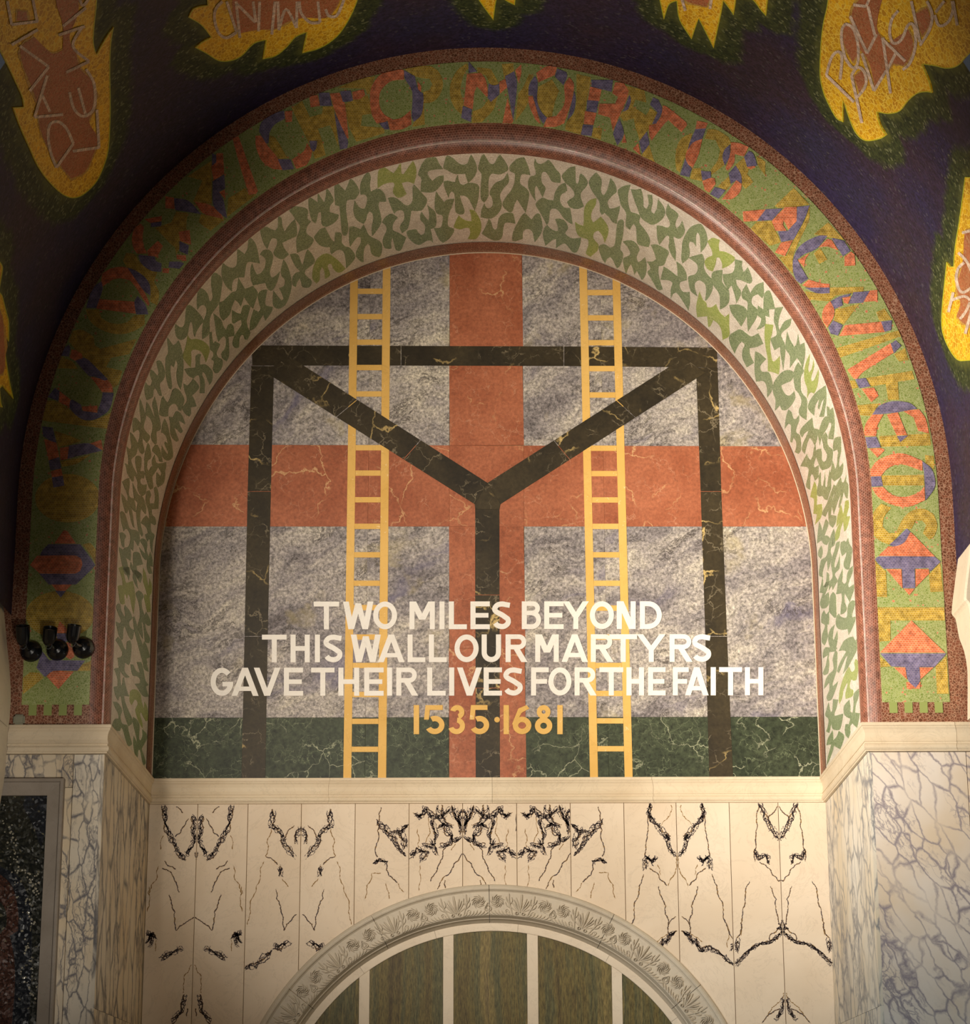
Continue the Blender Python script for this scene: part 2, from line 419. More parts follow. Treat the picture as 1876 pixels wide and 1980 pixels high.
M['glass'] = NT('lamp_glass', 0.05, 0.8).done((0.25, 0.25, 0.25))
M['box'] = NT('grey_plastic', 0.5).done((0.26, 0.25, 0.17))
M['rough_wall'] = NT('rough_masonry', 0.9).done((0.10, 0.08, 0.06))
M['flame'] = chips('yellow_flame_chips', (0.62, 0.28, 0.002), (0.90, 0.50, 0.004), (0.95, 0.66, 0.08), 48, edge=0.08, stretch=(1, 0.6, 1))
M['ember'] = chips('red_ember_chips', (0.34, 0.085, 0.02), (0.50, 0.13, 0.05), (0.50, 0.26, 0.12), 70, edge=0.08)
M['ember_edge'] = chips('orange_ember_chips', (0.40, 0.16, 0.015), (0.60, 0.33, 0.03), (0.6, 0.4, 0.12), 70, edge=0.10)
M['rim'] = NT('bright_yellow_rim', 0.4).done((0.55, 0.52, 0.02))
M['name'] = tessera('pale_name_tesserae', (0.66, 0.48, 0.36), (0.78, 0.62, 0.48), (0.5, 0.34, 0.24), 0.02, 0.02, mw=0.06)
def vault_mat():
    k = NT('midnight_vault_mosaic', 0.55, 0.3); co = k.coord('UV')
    d, c = k.cell(co, 75); sep = k.n('SeparateColor'); k.l(c, sep.inputs[0])
    f, _ = k.noise(co, 1.6, 4)
    blue = k.mix(k.ramp(f, [(0.4, 0.0), (0.62, 1.0)]), (0.020, 0.015, 0.048), (0.030, 0.016, 0.030))
    blue = k.mix(1.0, blue, k.ramp(sep.outputs[0], [(0.0, 0.6), (1.0, 1.5)]), 'MULTIPLY')
    blue = k.mix(k.ramp(sep.outputs[1], [(0.96, 0.0), (0.98, 0.5)]), blue, (0.10, 0.09, 0.10))
    grn = k.mix(sep.outputs[0], (0.010, 0.020, 0.008), (0.050, 0.065, 0.020))
    grn = k.mix(k.ramp(sep.outputs[1], [(0.90, 0.0), (0.93, 0.7)]), grn, (0.20, 0.21, 0.10))
    at = k.n('Attribute', attribute_name='glow')
    nz, _ = k.noise(co, 9, 4, 0.7); ad = k.n('Math', operation='ADD'); ad.inputs[1].default_value = -0.5; k.l(nz, ad.inputs[0])
    a2 = k.n('Math', operation='MULTIPLY_ADD'); k.l(ad.outputs[0], a2.inputs[0]); a2.inputs[1].default_value = 0.55; k.l(at.outputs['Fac'], a2.inputs[2])
    col = k.mix(k.ramp(a2.outputs[0], [(0.30, 0.0), (0.50, 1.0)]), blue, grn)
    col = k.mix(k.ramp(a2.outputs[0], [(0.80, 0.0), (1.0, 0.8)]), col, (0.11, 0.12, 0.025))
    return k.done(col)
M['vault'] = vault_mat()

# ================================================================ large structure
wall_back = mesh('wall_back', [(-2.4, 0.06, -5.4), (2.4, 0.06, -5.4), (2.4, 0.06, 2.5), (-2.4, 0.06, 2.5)], [(0, 1, 2, 3)], M['joint'])
# the recess of the blind arch reaches deeper than the slabs: keep its opening free
bpy.data.objects.remove(wall_back)
ACX, ACZ = 0.04, -3.745
def arc(r, a0, a1, n, cx=ACX, cz=ACZ): return [(cx+r*math.cos(math.radians(a0+(a1-a0)*i/n)), cz+r*math.sin(math.radians(a0+(a1-a0)*i/n))) for i in range(n+1)]
outer = [(-2.45, -5.4), (-2.45, 2.6), (2.45, 2.6), (2.45, -5.4)]
hole = arc(1.52, 0, 180, 48); hole = [(ACX+1.52, -5.4)] + hole + [(ACX-1.52, -5.4)]
wall_back = extrude('wall_back', outer + hole, 0.008, 0.30, M['joint'])
tag(wall_back, kind='structure')
FL = -5.4
floor = box('floor', (-6, -18, FL-0.1), (6, 0.5, FL), M['ring']); tag(floor, kind='structure')

# soffit (under side of the arch)
trim = grid_mesh('trim_1', lambda t, d: sof_map(t, d, 0.0), lin(-1.40, math.pi*RM+1.40, 200), lin(0.17, 1.8445, 12), M['bedding'])
tag(trim, kind='structure')
# thin brown border where the soffit meets the lunette: partly on each face
def bord(t, s):
    x, z, nx, nz = arch_p(t, 2.197, 2.322)
    if s < 1: return Vector((x+nx*0.014*(1-s), -0.002-0.012*s, z+nz*0.014*(1-s)))
    return sof_map(t, 0.014+(s-1)*0.176, 0.004)
tr2 = grid_mesh('trim_2', bord, lin(-1.40, math.pi*RM+1.40, 200), [0, 0.5, 1.0, 1.5, 2.0], M['border'], uvf=lambda t, s: (t, s*0.17))
tag(tr2, kind='structure')
tr3 = grid_mesh('trim_3', lambda t, s: (lambda q: Vector((q[0]+q[2]*(0.014+s), -0.005, q[1]+q[3]*(0.014+s))))(arch_p(t, 2.197, 2.322)), lin(-1.36, math.pi*RM+1.36, 160), [0, 0.006], M['ledge'])
tag(tr3, kind='structure')
# rounded roll between soffit and face
def roll(t, s):
    ph = s*math.pi/2; k = 1-math.cos(ph)
    a, b = 2.16+0.107*k, 2.22+0.153*k; x, z, nx, nz = arch_p(t, a, b)
    return Vector((x, YS-0.1*math.sin(ph), z))
tr4 = grid_mesh('trim_4', roll, lin(-1.40, math.pi*RM+1.40, 220), lin(0, 1, 9), M['roll'], uvf=lambda t, s: (t, s*0.20))
tag(tr4, kind='structure')
def pinkf(t, s):
    p = roll(t, 0.50+0.075*s); q = roll(t, 0.5375); c = Vector((0, YS-0.0, 0))
    x, z, nx, nz = arch_p(t, 2.2, 2.3)
    o = 0.006*math.sin(math.pi*min(1, max(0, s)))+0.001
    return p + Vector((nx*o*0.7, -o*0.7, nz*o*0.7))
pink = grid_mesh('pink_fillet', pinkf, lin(-1.38, math.pi*RM+1.38, 260), lin(0, 1, 4), M['pink'], uvf=lambda t, s: (t, s*0.1))
put(pink, tr4); tag(pink, 'thin polished pink line along the crown of the roll')

# front wall face
def ell(a, b, n, rev=False):
    P = [(a, -1.372)] + [(a*math.cos(math.pi*i/n), b*math.sin(math.pi*i/n)) for i in range(n+1)] + [(-a, -1.372)]
    return P[::-1] if rev else P
wf = extrude('wall_front', [(3.3, -1.372)] + [(3.3, -0.75), (2.82, -0.75)] + [((VA+0.06)*math.cos(math.pi*i/72), (VB+0.06)*math.sin(math.pi*i/72)) for i in range(73)] + [(-2.82, -0.75), (-3.3, -0.75), (-3.3, -1.372)] + ell(2.267, 2.373, 72, True), YF, YF+0.25, M['border'])
me = wf.data; uv = me.uv_layers.new(name='UVMap')
for lp in me.loops:
    v = me.vertices[lp.vertex_index].co; uv.data[lp.index].uv = (v.x, v.z)
tag(wf, kind='structure')
# masonry piers under the mouldings
for sx in (-1, 1):
    pr = box('wall_left_pier' if sx < 0 else 'wall_right_pier', (-3.6 if sx < 0 else 2.215, YF+0.03, FL), (-2.215 if sx < 0 else 3.6, 0.3, -1.40), M['joint'])
    pr.name = 'wall_left' if sx < 0 else 'wall_right'; tag(pr, kind='structure')

# unseen screen added to block light: its left jamb shades the arch face
for lo_, hi_ in (((-4.6, -7.2, FL), (-2.44, -6.8, 3.6)), ((3.3, -7.2, FL), (4.8, -6.8, 3.6)), ((-2.44, -7.2, 1.15), (3.3, -6.8, 3.6))):
    tag(box('wall_shade_screen', lo_, hi_, M['rough_wall']), kind='structure')

# vault
import json
FLAMES = []   # filled below: (outline px list, ember px, strokes)
def T(ox, oy, s, txt):
    v = txt.replace(',', ' ').split(); return [(ox+float(v[i])/s, oy+float(v[i+1])/s) for i in range(0, len(v), 2)]
def fl(ox, oy, s, out, ember, strokes): FLAMES.append((T(ox, oy, s, out), [T(ox, oy, s, e) for e in ember], [T(ox, oy, s, q) for q in strokes], s))
fl(0, 0, 4.715, '-160,200 -80,330 0,480 100,680 190,880 205,970 105,975 170,1150 250,1330 350,1540 480,1700 600,1790 700,1795 790,1740 880,1640 950,1480 985,1330 1000,1000 995,600 1005,380 1030,240 960,330 870,490 845,380 850,250 875,0 885,-250 -160,-250',
   ['180,420 300,330 460,480 560,450 560,220 500,20 520,-100 700,-100 700,120 620,330 680,480 720,620 840,750 860,950 800,1100 880,1250 840,1400 760,1560 640,1620 560,1530 430,1350 350,1150 330,950 270,770 190,560', '140,180 150,90 230,100 240,180'],
   ['500,1520 655,1300', '655,1300 590,1160 510,1100 440,1130 425,1250 450,1390 500,1520', '300,1060 415,680', '300,1060 560,1035', '370,860 440,1010', '165,410 430,600', '430,600 255,820', '90,400 330,260', '90,215 330,185', '50,0 90,215', '285,-10 325,190',
    '650,1370 890,1335', '890,1340 870,990', '620,830 650,960 700,1030 760,1050 830,1000 855,900 840,740 770,620', '700,790 765,1030', '590,650 800,550', '800,550 650,410 740,230', '520,310 760,230', '560,230 770,60', '700,-60 740,40 800,-30'])
fl(330, 0, 4.69, '330,40 250,50 190,80 155,150 270,220 360,330 280,370 215,425 320,480 430,545 540,545 640,500 750,390 860,355 830,530 950,500 1050,420 1130,330 1230,285 1190,475 1350,430 1500,330 1610,180 1690,0 1740,-200 300,-200',
   ['550,-100 560,150 630,290 780,260 950,250 1050,190 1200,150 1400,150 1500,50 1560,-100'],
   ['500,0 590,280', '590,280 500,330 430,290 390,170 400,70 460,0', '585,0 620,330', '590,20 760,190', '740,0 765,190', '800,0 790,270', '940,0 910,300', '965,0 975,260', '975,260 1040,70 1135,240', '1135,240 1140,0', '1160,0 1180,110 1260,190 1350,190', '1330,0 1350,190', '1400,70 1430,130 1500,130 1550,30 1570,-30'])
fl(860, 0, 2.759, '110,-120 185,0 260,103 275,0 290,-30 330,0 375,22 390,-120', [], [])
fl(860, 0, 2.759, '1120,-120 1150,0 1172,100 1200,20 1240,0 1255,100 1320,205 1358,95 1438,252 1480,60 1490,0 1520,40 1545,75 1560,-20 1640,-10 1690,50 1718,80 1740,-120', ['1250,-120 1280,-10 1400,30 1470,-120'], ['1265,-30 1288,50', '1435,-60 1420,40'])
fl(1560, 0, 5.937, '250,0 200,250 170,500 160,850 200,1050 260,1190 350,1350 430,1395 430,1150 500,1360 580,1530 690,1610 850,1590 930,1545 860,1430 820,1280 950,1300 1080,1270 1180,1150 1280,1070 1380,1050 1455,1060 1420,920 1340,730 1480,750 1620,780 1750,750 1870,620 2060,450 2200,-300 240,-300',
   ['540,100 740,-100 900,-100 820,300 930,500 1180,330 1240,480 1200,650 1130,740 1000,720 900,850 800,1020 760,800 700,640 560,450', '440,300 520,260 600,600 540,700 440,480', '560,870 640,800 690,900 620,1050', '1260,150 1400,80 1440,250 1340,400'],
   ['240,850 560,1160', '240,850 300,650 370,580 420,640 400,900', '460,260 420,330 420,480 460,650 540,760 600,720 610,560 590,420 540,300 460,260', '515,170 710,600', '710,600 820,380', '550,40 700,60', '720,60 800,390', '700,60 760,-80', '530,850 650,1400', '530,850 600,760 670,800 700,900 680,1000 600,1100', '650,600 790,1030', '790,1030 930,800', '890,420 980,1060', '890,440 1150,690', '930,820 1040,600', '1070,110 1000,200 970,350 1000,470 1060,480 1120,420 1180,280 1240,270 1270,400 1260,560 1200,720 1120,790', '1220,0 1320,470', '1400,0 1460,150 1430,330 1320,510', '1500,130 1600,0', '1490,160 1530,270 1590,280 1660,220 1700,100 1690,0', '1700,0 1750,280'])
fl(1776, 380, 5.21, '455,0 420,250 380,500 365,700 330,700 295,655 275,850 250,1100 245,1300 270,1420 330,1550 400,1640 470,1655 700,1600 900,1300 950,-200 480,-200',
   ['480,380 520,330 600,500 600,1300 480,1280 400,1200 440,1060 400,900 460,680'],
   ['370,960 320,1160', '350,1040 480,1000 540,1040', '480,660 420,720 400,820 430,930 480,960 570,900', '440,1230 500,1150 540,1060', '490,1380 540,1200 560,1100', '460,360 580,330', '420,560 500,640 560,760'])
fl(0, 400, 3.96, '-220,250 -100,300 0,430 12,475 -12,640 10,680 40,800 60,880 60,1030 20,980 30,1100 60,1300 95,1470 10,1370 -10,1390 0,1500 12,1535 -80,1500 -300,1300 -320,250', ['-150,700 -10,800 20,1000 20,1250 -40,1300 -150,1250'], [])
outs = [[vau_uv(*p) for p in smooth_poly(F[0], 50, 4)] for F in FLAMES]
allp = np.array([q for o_ in outs for k in range(len(o_)) for q in [tuple(np.array(o_[k-1])*(1-f)+np.array(o_[k])*f) for f in (0, .33, .66)]])
ts = lin(-0.72, math.pi*RM+0.72, 330); ds = lin(-YF, 4.6, 110)
def vw(t, d): return vau_map(t, d, 0)
ceiling = grid_mesh('ceiling', vw, ts, ds, M['vault'])
tag(ceiling, kind='structure')
att = ceiling.data.attributes.new('glow', 'FLOAT', 'POINT')
G = np.array([(t, d) for t in ts for d in ds]); gv = np.zeros(len(G))
for i in range(0, len(G), 4000):
    dd = G[i:i+4000, None, :]-allp[None]; gv[i:i+4000] = np.sqrt((dd**2).sum(2)).min(1)
gl = np.clip(1-gv/0.22, 0, 1)
att.data.foreach_set('value', gl.astype(np.float32))
def stroke_px(pts, wpx, mapf, close=False):
    """ribbon polygon around a polyline, in photo pixels, mapped to surface coordinates"""
    L, R = [], []
    n = len(pts)
    for i in range(n):
        a = Vector(pts[max(0, i-1)]); b = Vector(pts[min(n-1, i+1)]); t = (b-a)
        if t.length < 1e-6: continue
        t.normalize(); nn = Vector((-t.y, t.x)); p = Vector(pts[i])
        L.append(p+nn*wpx/2); R.append(p-nn*wpx/2)
    return [mapf(p.x, p.y) for p in L+R[::-1]]
def curve(pts, sub=5):
    if len(pts) < 3: return pts
    out = []; P = [Vector(p) for p in pts]
    for i in range(len(P)-1):
        a = P[max(0, i-1)]; b = P[i]; c = P[i+1]; d = P[min(len(P)-1, i+2)]
        for k in range(sub):
            t = k/sub; out.append(0.5*((2*b)+(c-a)*t+(2*a-5*b+4*c-d)*t*t+(3*b-a-3*c+d)*t**3))
    out.append(P[-1]); return [(p.x, p.y) for p in out]
for F, o_ in zip(FLAMES, outs):
    fo = patch('flame', [o_], vau_map, 0.006, M['flame'], ceiling, grid=0.05, skirt=0.006)
    cx = sum(p[0] for p in o_)/len(o_); cy = sum(p[1] for p in o_)/len(o_)
    out_px = smooth_poly(F[0], 50, 4)
    rim = []
    n = len(out_px)
    V_, Fc = [], []
    for i in range(n):
        a, b = Vector(out_px[i-1]), Vector(out_px[(i+1) % n]); t = (b-a)
        t = t.normalized() if t.length > 1e-6 else Vector((1, 0)); nn = Vector((-t.y, t.x))
        # outlines run counter-clockwise or clockwise: pick the inner side by area sign
        V_.append((Vector(out_px[i]), nn))
    area_ = sum(out_px[i-1][0]*out_px[i][1]-out_px[i][0]*out_px[i-1][1] for i in range(n))
    sg = 1 if area_ > 0 else -1
    vv = []
    for p, nn in V_:
        q = p + nn*sg*1.8
        for r_ in (p, q): u = vau_uv(r_.x, r_.y); vv.append(vau_map(u[0], u[1], 0.0075))
    rimo = mesh('yellow_rim', vv, [(2*i, 2*((i+1) % n), 2*((i+1) % n)+1, 2*i+1) for i in range(n)], M['rim'])
    put(rimo, fo)
    for e in F[1]:
        sp = smooth_poly(e, 60, 4)
        c = Vector((sum(p[0] for p in sp)/len(sp), sum(p[1] for p in sp)/len(sp)))
        big = [tuple(Vector(p)+(Vector(p)-c).normalized()*random.uniform(2.0, 6.5)) for p in sp]
        eo = patch('orange_edge', [[vau_uv(*p) for p in big]], vau_map, 0.0078, M['ember_edge'], fo, grid=0.05, skirt=0.001)
        eo = patch('ember', [[vau_uv(*p) for p in sp]], vau_map, 0.009, M['ember'], fo, grid=0.05, skirt=0.001)
    for q in F[2]:
        cq = curve(q); wpx = 5.4
        closed = (Vector(cq[0])-Vector(cq[-1])).length < 0.5; h = len(cq)//2
        for seg in ([cq[:h+1], cq[h:]] if closed else [cq]):
            so = patch('name_stroke', [stroke_px(seg, wpx, vau_uv)], vau_map, 0.011, M['name'], fo, grid=0.2, skirt=0.002)

# ================================================================ lunette of inlaid marbles
YB = -0.002
def B(px, py): return xz(px, py, 0.0)
def Bp(*pts): return [B(*p) for p in pts]
LUN = [(2.2, -1.372)] + [(2.197*math.cos(math.pi*i/90), 2.322*math.sin(math.pi*i/90)) for i in range(91)] + [(-2.2, -1.372)]
lun = empty('lunette_mural', (0, 0, -1.37), 'round-topped wall inlay of grey, rust and green marble with black gallows, ladders and white lettering', 'mural')
def slab(name, P, y, mat, bev=0.0006, back=0.006, parent=None, label=None):
    P = clip_convex(P, LUN)
    if len(P) < 3: return None
    Q = []
    for p in P:
        if not Q or (abs(p[0]-Q[-1][0])+abs(p[1]-Q[-1][1])) > 1e-5: Q.append(p)
    o = extrude(name, Q, y, back, mat, parent or lun, bev)
    if label: o['label'] = label
    return o
g = 0.0004
XL = [-2.25, -1.51, -0.792, -0.243, 0.260, 0.80, 1.53, 2.25]
rows = [((860, 0.917, -0.004), 2.4), ]
def hz(zc): return zc
# horizontal arm: top edge from (-1.889,.917) to (1.969,.893); bottom from (-2.116,.343) to (2.157,.329); green top -.963
def zt(x): return 0.905-0.0062*x
def zb(x): return 0.336-0.0033*x
def zg(x): return -0.963-0.0014*x
for i in range(7):
    x0, x1 = XL[i]+g, XL[i+1]-g
    if i == 3: continue
    slab('grey_slab', [(x0, zt(x0)+g), (x1, zt(x1)+g), (x1, 2.4), (x0, 2.4)], -0.001, M['grey'])
    slab('grey_slab', [(x0, zg(x0)+g), (x1, zg(x1)+g), (x1, zb(x1)-g), (x0, zb(x0)-g)], -0.001, M['grey'])
    slab('green_slab', [(x0, -1.371), (x1, -1.371), (x1, zg(x1)-g), (x0, zg(x0)-g)], -0.001, M['green'])
# the cross
for x0, x1 in ((-2.25, -1.51), (-1.51, -0.79), (-0.79, -0.243), (-0.243, 0.26), (0.26, 0.80), (0.80, 1.53), (1.53, 2.25)):
    slab('rust_slab', [(x0+g, zb(x0)), (x1-g, zb(x1)), (x1-g, zt(x1)), (x0+g, zt(x0))], -0.0015, M['red'])
for z0, z1 in ((-1.371, -0.5), (-0.5, 0.336), (0.907, 1.48), (1.48, 2.4)):
    xl0, xl1, xr0, xr1 = -0.240, -0.245, 0.263, 0.257
    slab('rust_slab', [(xl0, z0+g), (xr0, z0+g), (xr1, z1-g), (xl1, z1-g)], -0.0015, M['red'])
# the gallows, in lengths of black marble
def bl(y, *pts, **k): return slab('black_slab', Bp(*pts), y, M['black'], **k)
bl(-0.003, (488, 707), (487, 668), (775, 669), (775, 707))
bl(-0.003, (776, 707), (776, 669), (1090, 670), (1090, 708))
bl(-0.003, (1091, 708), (1091, 670), (1387, 672), (1387, 711))
bl(-0.003, (486, 708), (530, 708), (524, 950), (479, 950))
bl(-0.003, (479, 951), (524, 951), (518, 1230), (473, 1230))
bl(-0.003, (473, 1231), (518, 1231), (513, 1508), (467, 1508))
bl(-0.003, (1346, 711), (1388, 711), (1395, 950), (1355, 950))
bl(-0.003, (1355, 951), (1395, 951), (1406, 1230), (1364, 1230))
bl(-0.003, (1364, 1231), (1406, 1231), (1418, 1508), (1372, 1508))
bl(-0.003, (919, 1150), (966, 1150), (966, 978), (919, 975))
bl(-0.003, (920, 1330), (966.5, 1330), (966, 1151), (919, 1151))
bl(-0.003, (920, 1508), (967, 1508), (966.5, 1331), (920, 1331))
# ladders of yellow marble, passing in front of the beam and behind the braces
ry_l = [563.5, 612.5, 662, 711, 762, 866, 915, 966.6, 1018, 1073, 1128, 1175, 1232, 1287, 1343, 1395, 1449]
ry_r = [566, 615, 663, 713, 764, 867, 916, 967, 1018, 1073, 1128, 1176, 1232, 1287, 1341, 1394, 1448]
def ladder(xs_top, xs_bot, ry, lab):
    y0, y1 = 505.0, 1508.0
    def X(k, y): t = (y-560)/(1500-560); return xs_top[k]+(xs_bot[k]-xs_top[k])*t
    L = slab('ladder_rail', Bp((X(0, y1), y1), (X(1, y1), y1), (X(1, y0), y0), (X(0, y0), y0)), -0.0045, M['gold'])
    L['label'] = lab+', left rail'
    R_ = slab('ladder_rail', Bp((X(2, y1), y1), (X(3, y1), y1), (X(3, y0), y0), (X(2, y0), y0)), -0.0045, M['gold'])
    R_['label'] = lab+', right rail'
    for y in ry:
        r_ = slab('ladder_rung', Bp((X(1, y)+.15, y+5.2), (X(2, y)-.15, y+5.2), (X(2, y)-.15, y-5.2), (X(1, y)+.15, y-5.2)), -0.0045, M['gold'])
ladder((677, 692, 740, 755), (664, 679.5, 731, 747), ry_l, 'yellow marble ladder on the left')
ladder((1121, 1136, 1185, 1200), (1141, 1156.5, 1208, 1223.5), ry_r, 'yellow marble ladder on the right')
# braces
def brace(A, Bq, lab):
    (a0, a1), (b0, b1) = A, Bq
    for t0, t1 in ((0, .34), (.343, .66), (.663, 1)):
        P = [(a0[0]+(b0[0]-a0[0])*t0, a0[1]+(b0[1]-a0[1])*t0), (a0[0]+(b0[0]-a0[0])*t1, a0[1]+(b0[1]-a0[1])*t1), (a1[0]+(b1[0]-a1[0])*t1, a1[1]+(b1[1]-a1[1])*t1), (a1[0]+(b1[0]-a1[0])*t0, a1[1]+(b1[1]-a1[1])*t0)]
        slab('black_slab', Bp(*P), -0.006, M['black'])
brace(((512, 719), (560, 690)), ((918, 975), (943, 934)), '')
brace(((1322, 692), (1364, 721)), ((943, 934), (968, 975)), '')
slab('black_slab', Bp((918, 975), (943, 934), (968, 975), (966, 985), (919, 985)), -0.0062, M['black'])
# the lettering
def ringpoly(cx, cy, rx, ry, a0, a1, w, n=26):
    o1 = [(cx+rx*math.cos(math.radians(a)), cy-ry*math.sin(math.radians(a))) for a in lin(a0, a1, n)]
    o2 = [(cx+(rx-w)*math.cos(math.radians(a)), cy-(ry-w)*math.sin(math.radians(a))) for a in lin(a0, a1, n)]
    return o1 + o2[::-1]
def glyph(ch, x0, x1, y0, y1, w):
    """outline pieces (photo pixels) of a plain geometric capital in the box x0..x1, y0 (top)..y1"""
    W, H = x1-x0, y1-y0; cx, cy = (x0+x1)/2, (y0+y1)/2
    def R(a, b, c, d): return [(a, b), (c, b), (c, d), (a, d)]
    def dg(xa, ya, xb, yb, ww): return [(xa-ww/2, ya), (xa+ww/2, ya), (xb+ww/2, yb), (xb-ww/2, yb)]
    v = w*1.12
    if ch == 'T': return [R(x0, y0, x1, y0+w*.95), R(cx-w/2, y0+w*.5, cx+w/2, y1)]
    if ch in 'I1': return [R(cx-w/2, y0, cx+w/2, y1)]
    if ch == 'L': return [R(x0, y0, x0+w, y1), R(x0+w*.5, y1-w*.95, x1, y1)]
    if ch == 'E': return [R(x0, y0, x0+w, y1), R(x0+w*.5, y0, x1, y0+w*.95), R(x0+w*.5, cy-w*.45, x0+W*.93, cy+w*.45), R(x0+w*.5, y1-w*.95, x1, y1)]
    if ch == 'F': return [R(x0, y0, x0+w, y1), R(x0+w*.5, y0, x1, y0+w*.95), R(x0+w*.5, cy-w*.45, x0+W*.9, cy+w*.45)]
    if ch == 'H': return [R(x0, y0, x0+w, y1), R(x1-w, y0, x1, y1), R(x0+w*.5, cy-w*.45, x1-w*.5, cy+w*.45)]
    if ch == 'O': return [(ringpoly(cx, cy, W/2, H/2, 0, 360, w, 44), 'ring')]
    if ch == 'W':
        a = W*.27
        return [dg(x0+v/2, y0, x0+a, y1, v), dg(cx, y0+H*.06, x0+a, y1, v), dg(cx, y0+H*.06, x1-a, y1, v), dg(x1-v/2, y0, x1-a, y1, v)]
    if ch == 'M': return [R(x0, y0, x0+w, y1), R(x1-w, y0, x1, y1), dg(x0+v*.62, y0, cx, y0+H*.66, v*1.1), dg(x1-v*.62, y0, cx, y0+H*.66, v*1.1)]
    if ch == 'N': return [R(x0, y0, x0+w, y1), R(x1-w, y0, x1, y1), dg(x0+v*.6, y0, x1-v*.6, y1, v*1.15)]
    if ch == 'V': return [dg(x0+v/2, y0, cx, y1, v), dg(x1-v/2, y0, cx, y1, v)]
    if ch == 'A': return [dg(cx, y0, x0+v/2, y1, v), dg(cx, y0, x1-v/2, y1, v), R(x0+W*.25, y1-H*.33, x1-W*.25, y1-H*.33+w*.85)]
    if ch == 'Y': return [dg(x0+v/2, y0, cx, cy+H*.06, v*1.1), dg(x1-v/2, y0, cx, cy+H*.06, v*1.1), R(cx-w/2, cy, cx+w/2, y1)]
    if ch == 'U':
        r = W/2; return [R(x0, y0, x0+w, y1-r), R(x1-w, y0, x1, y1-r), ringpoly(cx, y1-r, r, r, 180, 360, w)]
    if ch == 'D':
        rx = W*.62; return [R(x0, y0, x0+w, y1), R(x0+w*.5, y0, x1-rx, y0+w*.95), R(x0+w*.5, y1-w*.95, x1-rx, y1), ringpoly(x1-rx, cy, rx, H/2, -90, 90, w*.97)]
    if ch in 'PRB':
        h = H*.54 if ch != 'B' else H*.5; r = h/2
        out = [R(x0, y0, x0+w, y1), R(x0+w*.5, y0, x1-r-W*.06, y0+w*.9), R(x0+w*.5, y0+h-w*.9, x1-r-W*.06, y0+h), ringpoly(x1-r-W*.06, y0+r, r, r, -90, 90, w*.92)]
        if ch == 'R': out.append(dg(x0+W*.46, y0+h-w*.4, x1-v*.55, y1, v*1.1))
        if ch == 'B':
            r2 = (H-h+w*.9)/2; out += [R(x0+w*.5, y1-w*.95, x1-r2, y1), ringpoly(x1-r2, y1-r2, r2, r2, -90, 90, w*.95)]
        return out
    if ch == 'S':
        r = H*.265; r2 = H*.285; c1 = (x1-W*.48, y0+r); c2 = (x1-r2*1.02, y1-r2)
        c = [(x1-W*.06, y0+H*.14)] + [(cx+W*.02+(W*.40)*math.cos(math.radians(a)), y0+w/2+(r-w/2)-(r-w/2)*math.sin(math.radians(a))) for a in (60, 90, 130, 180, 220)] + [(cx, cy-H*.02), (cx+W*.22, cy+H*.08)] + [(cx+(W/2-w/2)*math.cos(math.radians(a)), y1-w/2-(r2-w/2)-(r2-w/2)*math.sin(math.radians(a))) for a in (20, -20, -60, -90, -130, -160)]
        c = curve(c, 4); L, Rr = [], []
        for i in range(len(c)):
            a, b = Vector(c[max(0, i-1)]), Vector(c[min(len(c)-1, i+1)]); t = (b-a).normalized(); nn = Vector((-t.y, t.x)); p = Vector(c[i])
            L.append(tuple(p+nn*w/2)); Rr.append(tuple(p-nn*w/2))
        return [L+Rr[::-1]]
    if ch == 'G': return [ringpoly(cx, cy, W/2, H/2, 42, 352, w*1.02, 34), R(cx+W*.02, cy, x1-W*.01, cy+w*.9)]
    if ch == '5':
        r = H*.315; return [R(x0+W*.16, y0, x1-W*.08, y0+w*.9), dg(x0+W*.24, y0, x0+W*.17, y1-H*.50, w*.9), ringpoly(x1-r*1.06, y1-r, r*1.06, r, -152, 118, w, 30)]
    if ch == '3': r = H*.245; r2 = H*.285; return [ringpoly(cx+W*.08, y0+r, r, r, -75, 165, w*.95, 24), ringpoly(x1-r2*1.02, y1-r2, r2*1.02, r2, -162, 85, w*.95, 26)]
    if ch == '6': r = H*.30; return [(ringpoly(x1-r*1.06, y1-r, r*1.06, r, 0, 360, w, 36), 'ring'), [(x0+W*.03, y1-r*1.1), (x0+W*.35, y0+H*.12), (cx+W*.26, y0), (cx+W*.40, y0+w*.62), (x0+W*.52, y0+H*.26), (x0+W*.22, y1-r*1.2)]]
    if ch == '8': r = H*.235; r2 = H*.29; return [(ringpoly(cx, y0+r, r, r, 0, 360, w*.92, 32), 'ring'), (ringpoly(cx, y1-r2, r2*1.03, r2, 0, 360, w, 36), 'ring')]
    if ch == '.': return [[(cx+5.4*math.cos(a), cy+5.4*math.sin(a)) for a in lin(0, 2*math.pi, 16)[:-1]]]
    return []
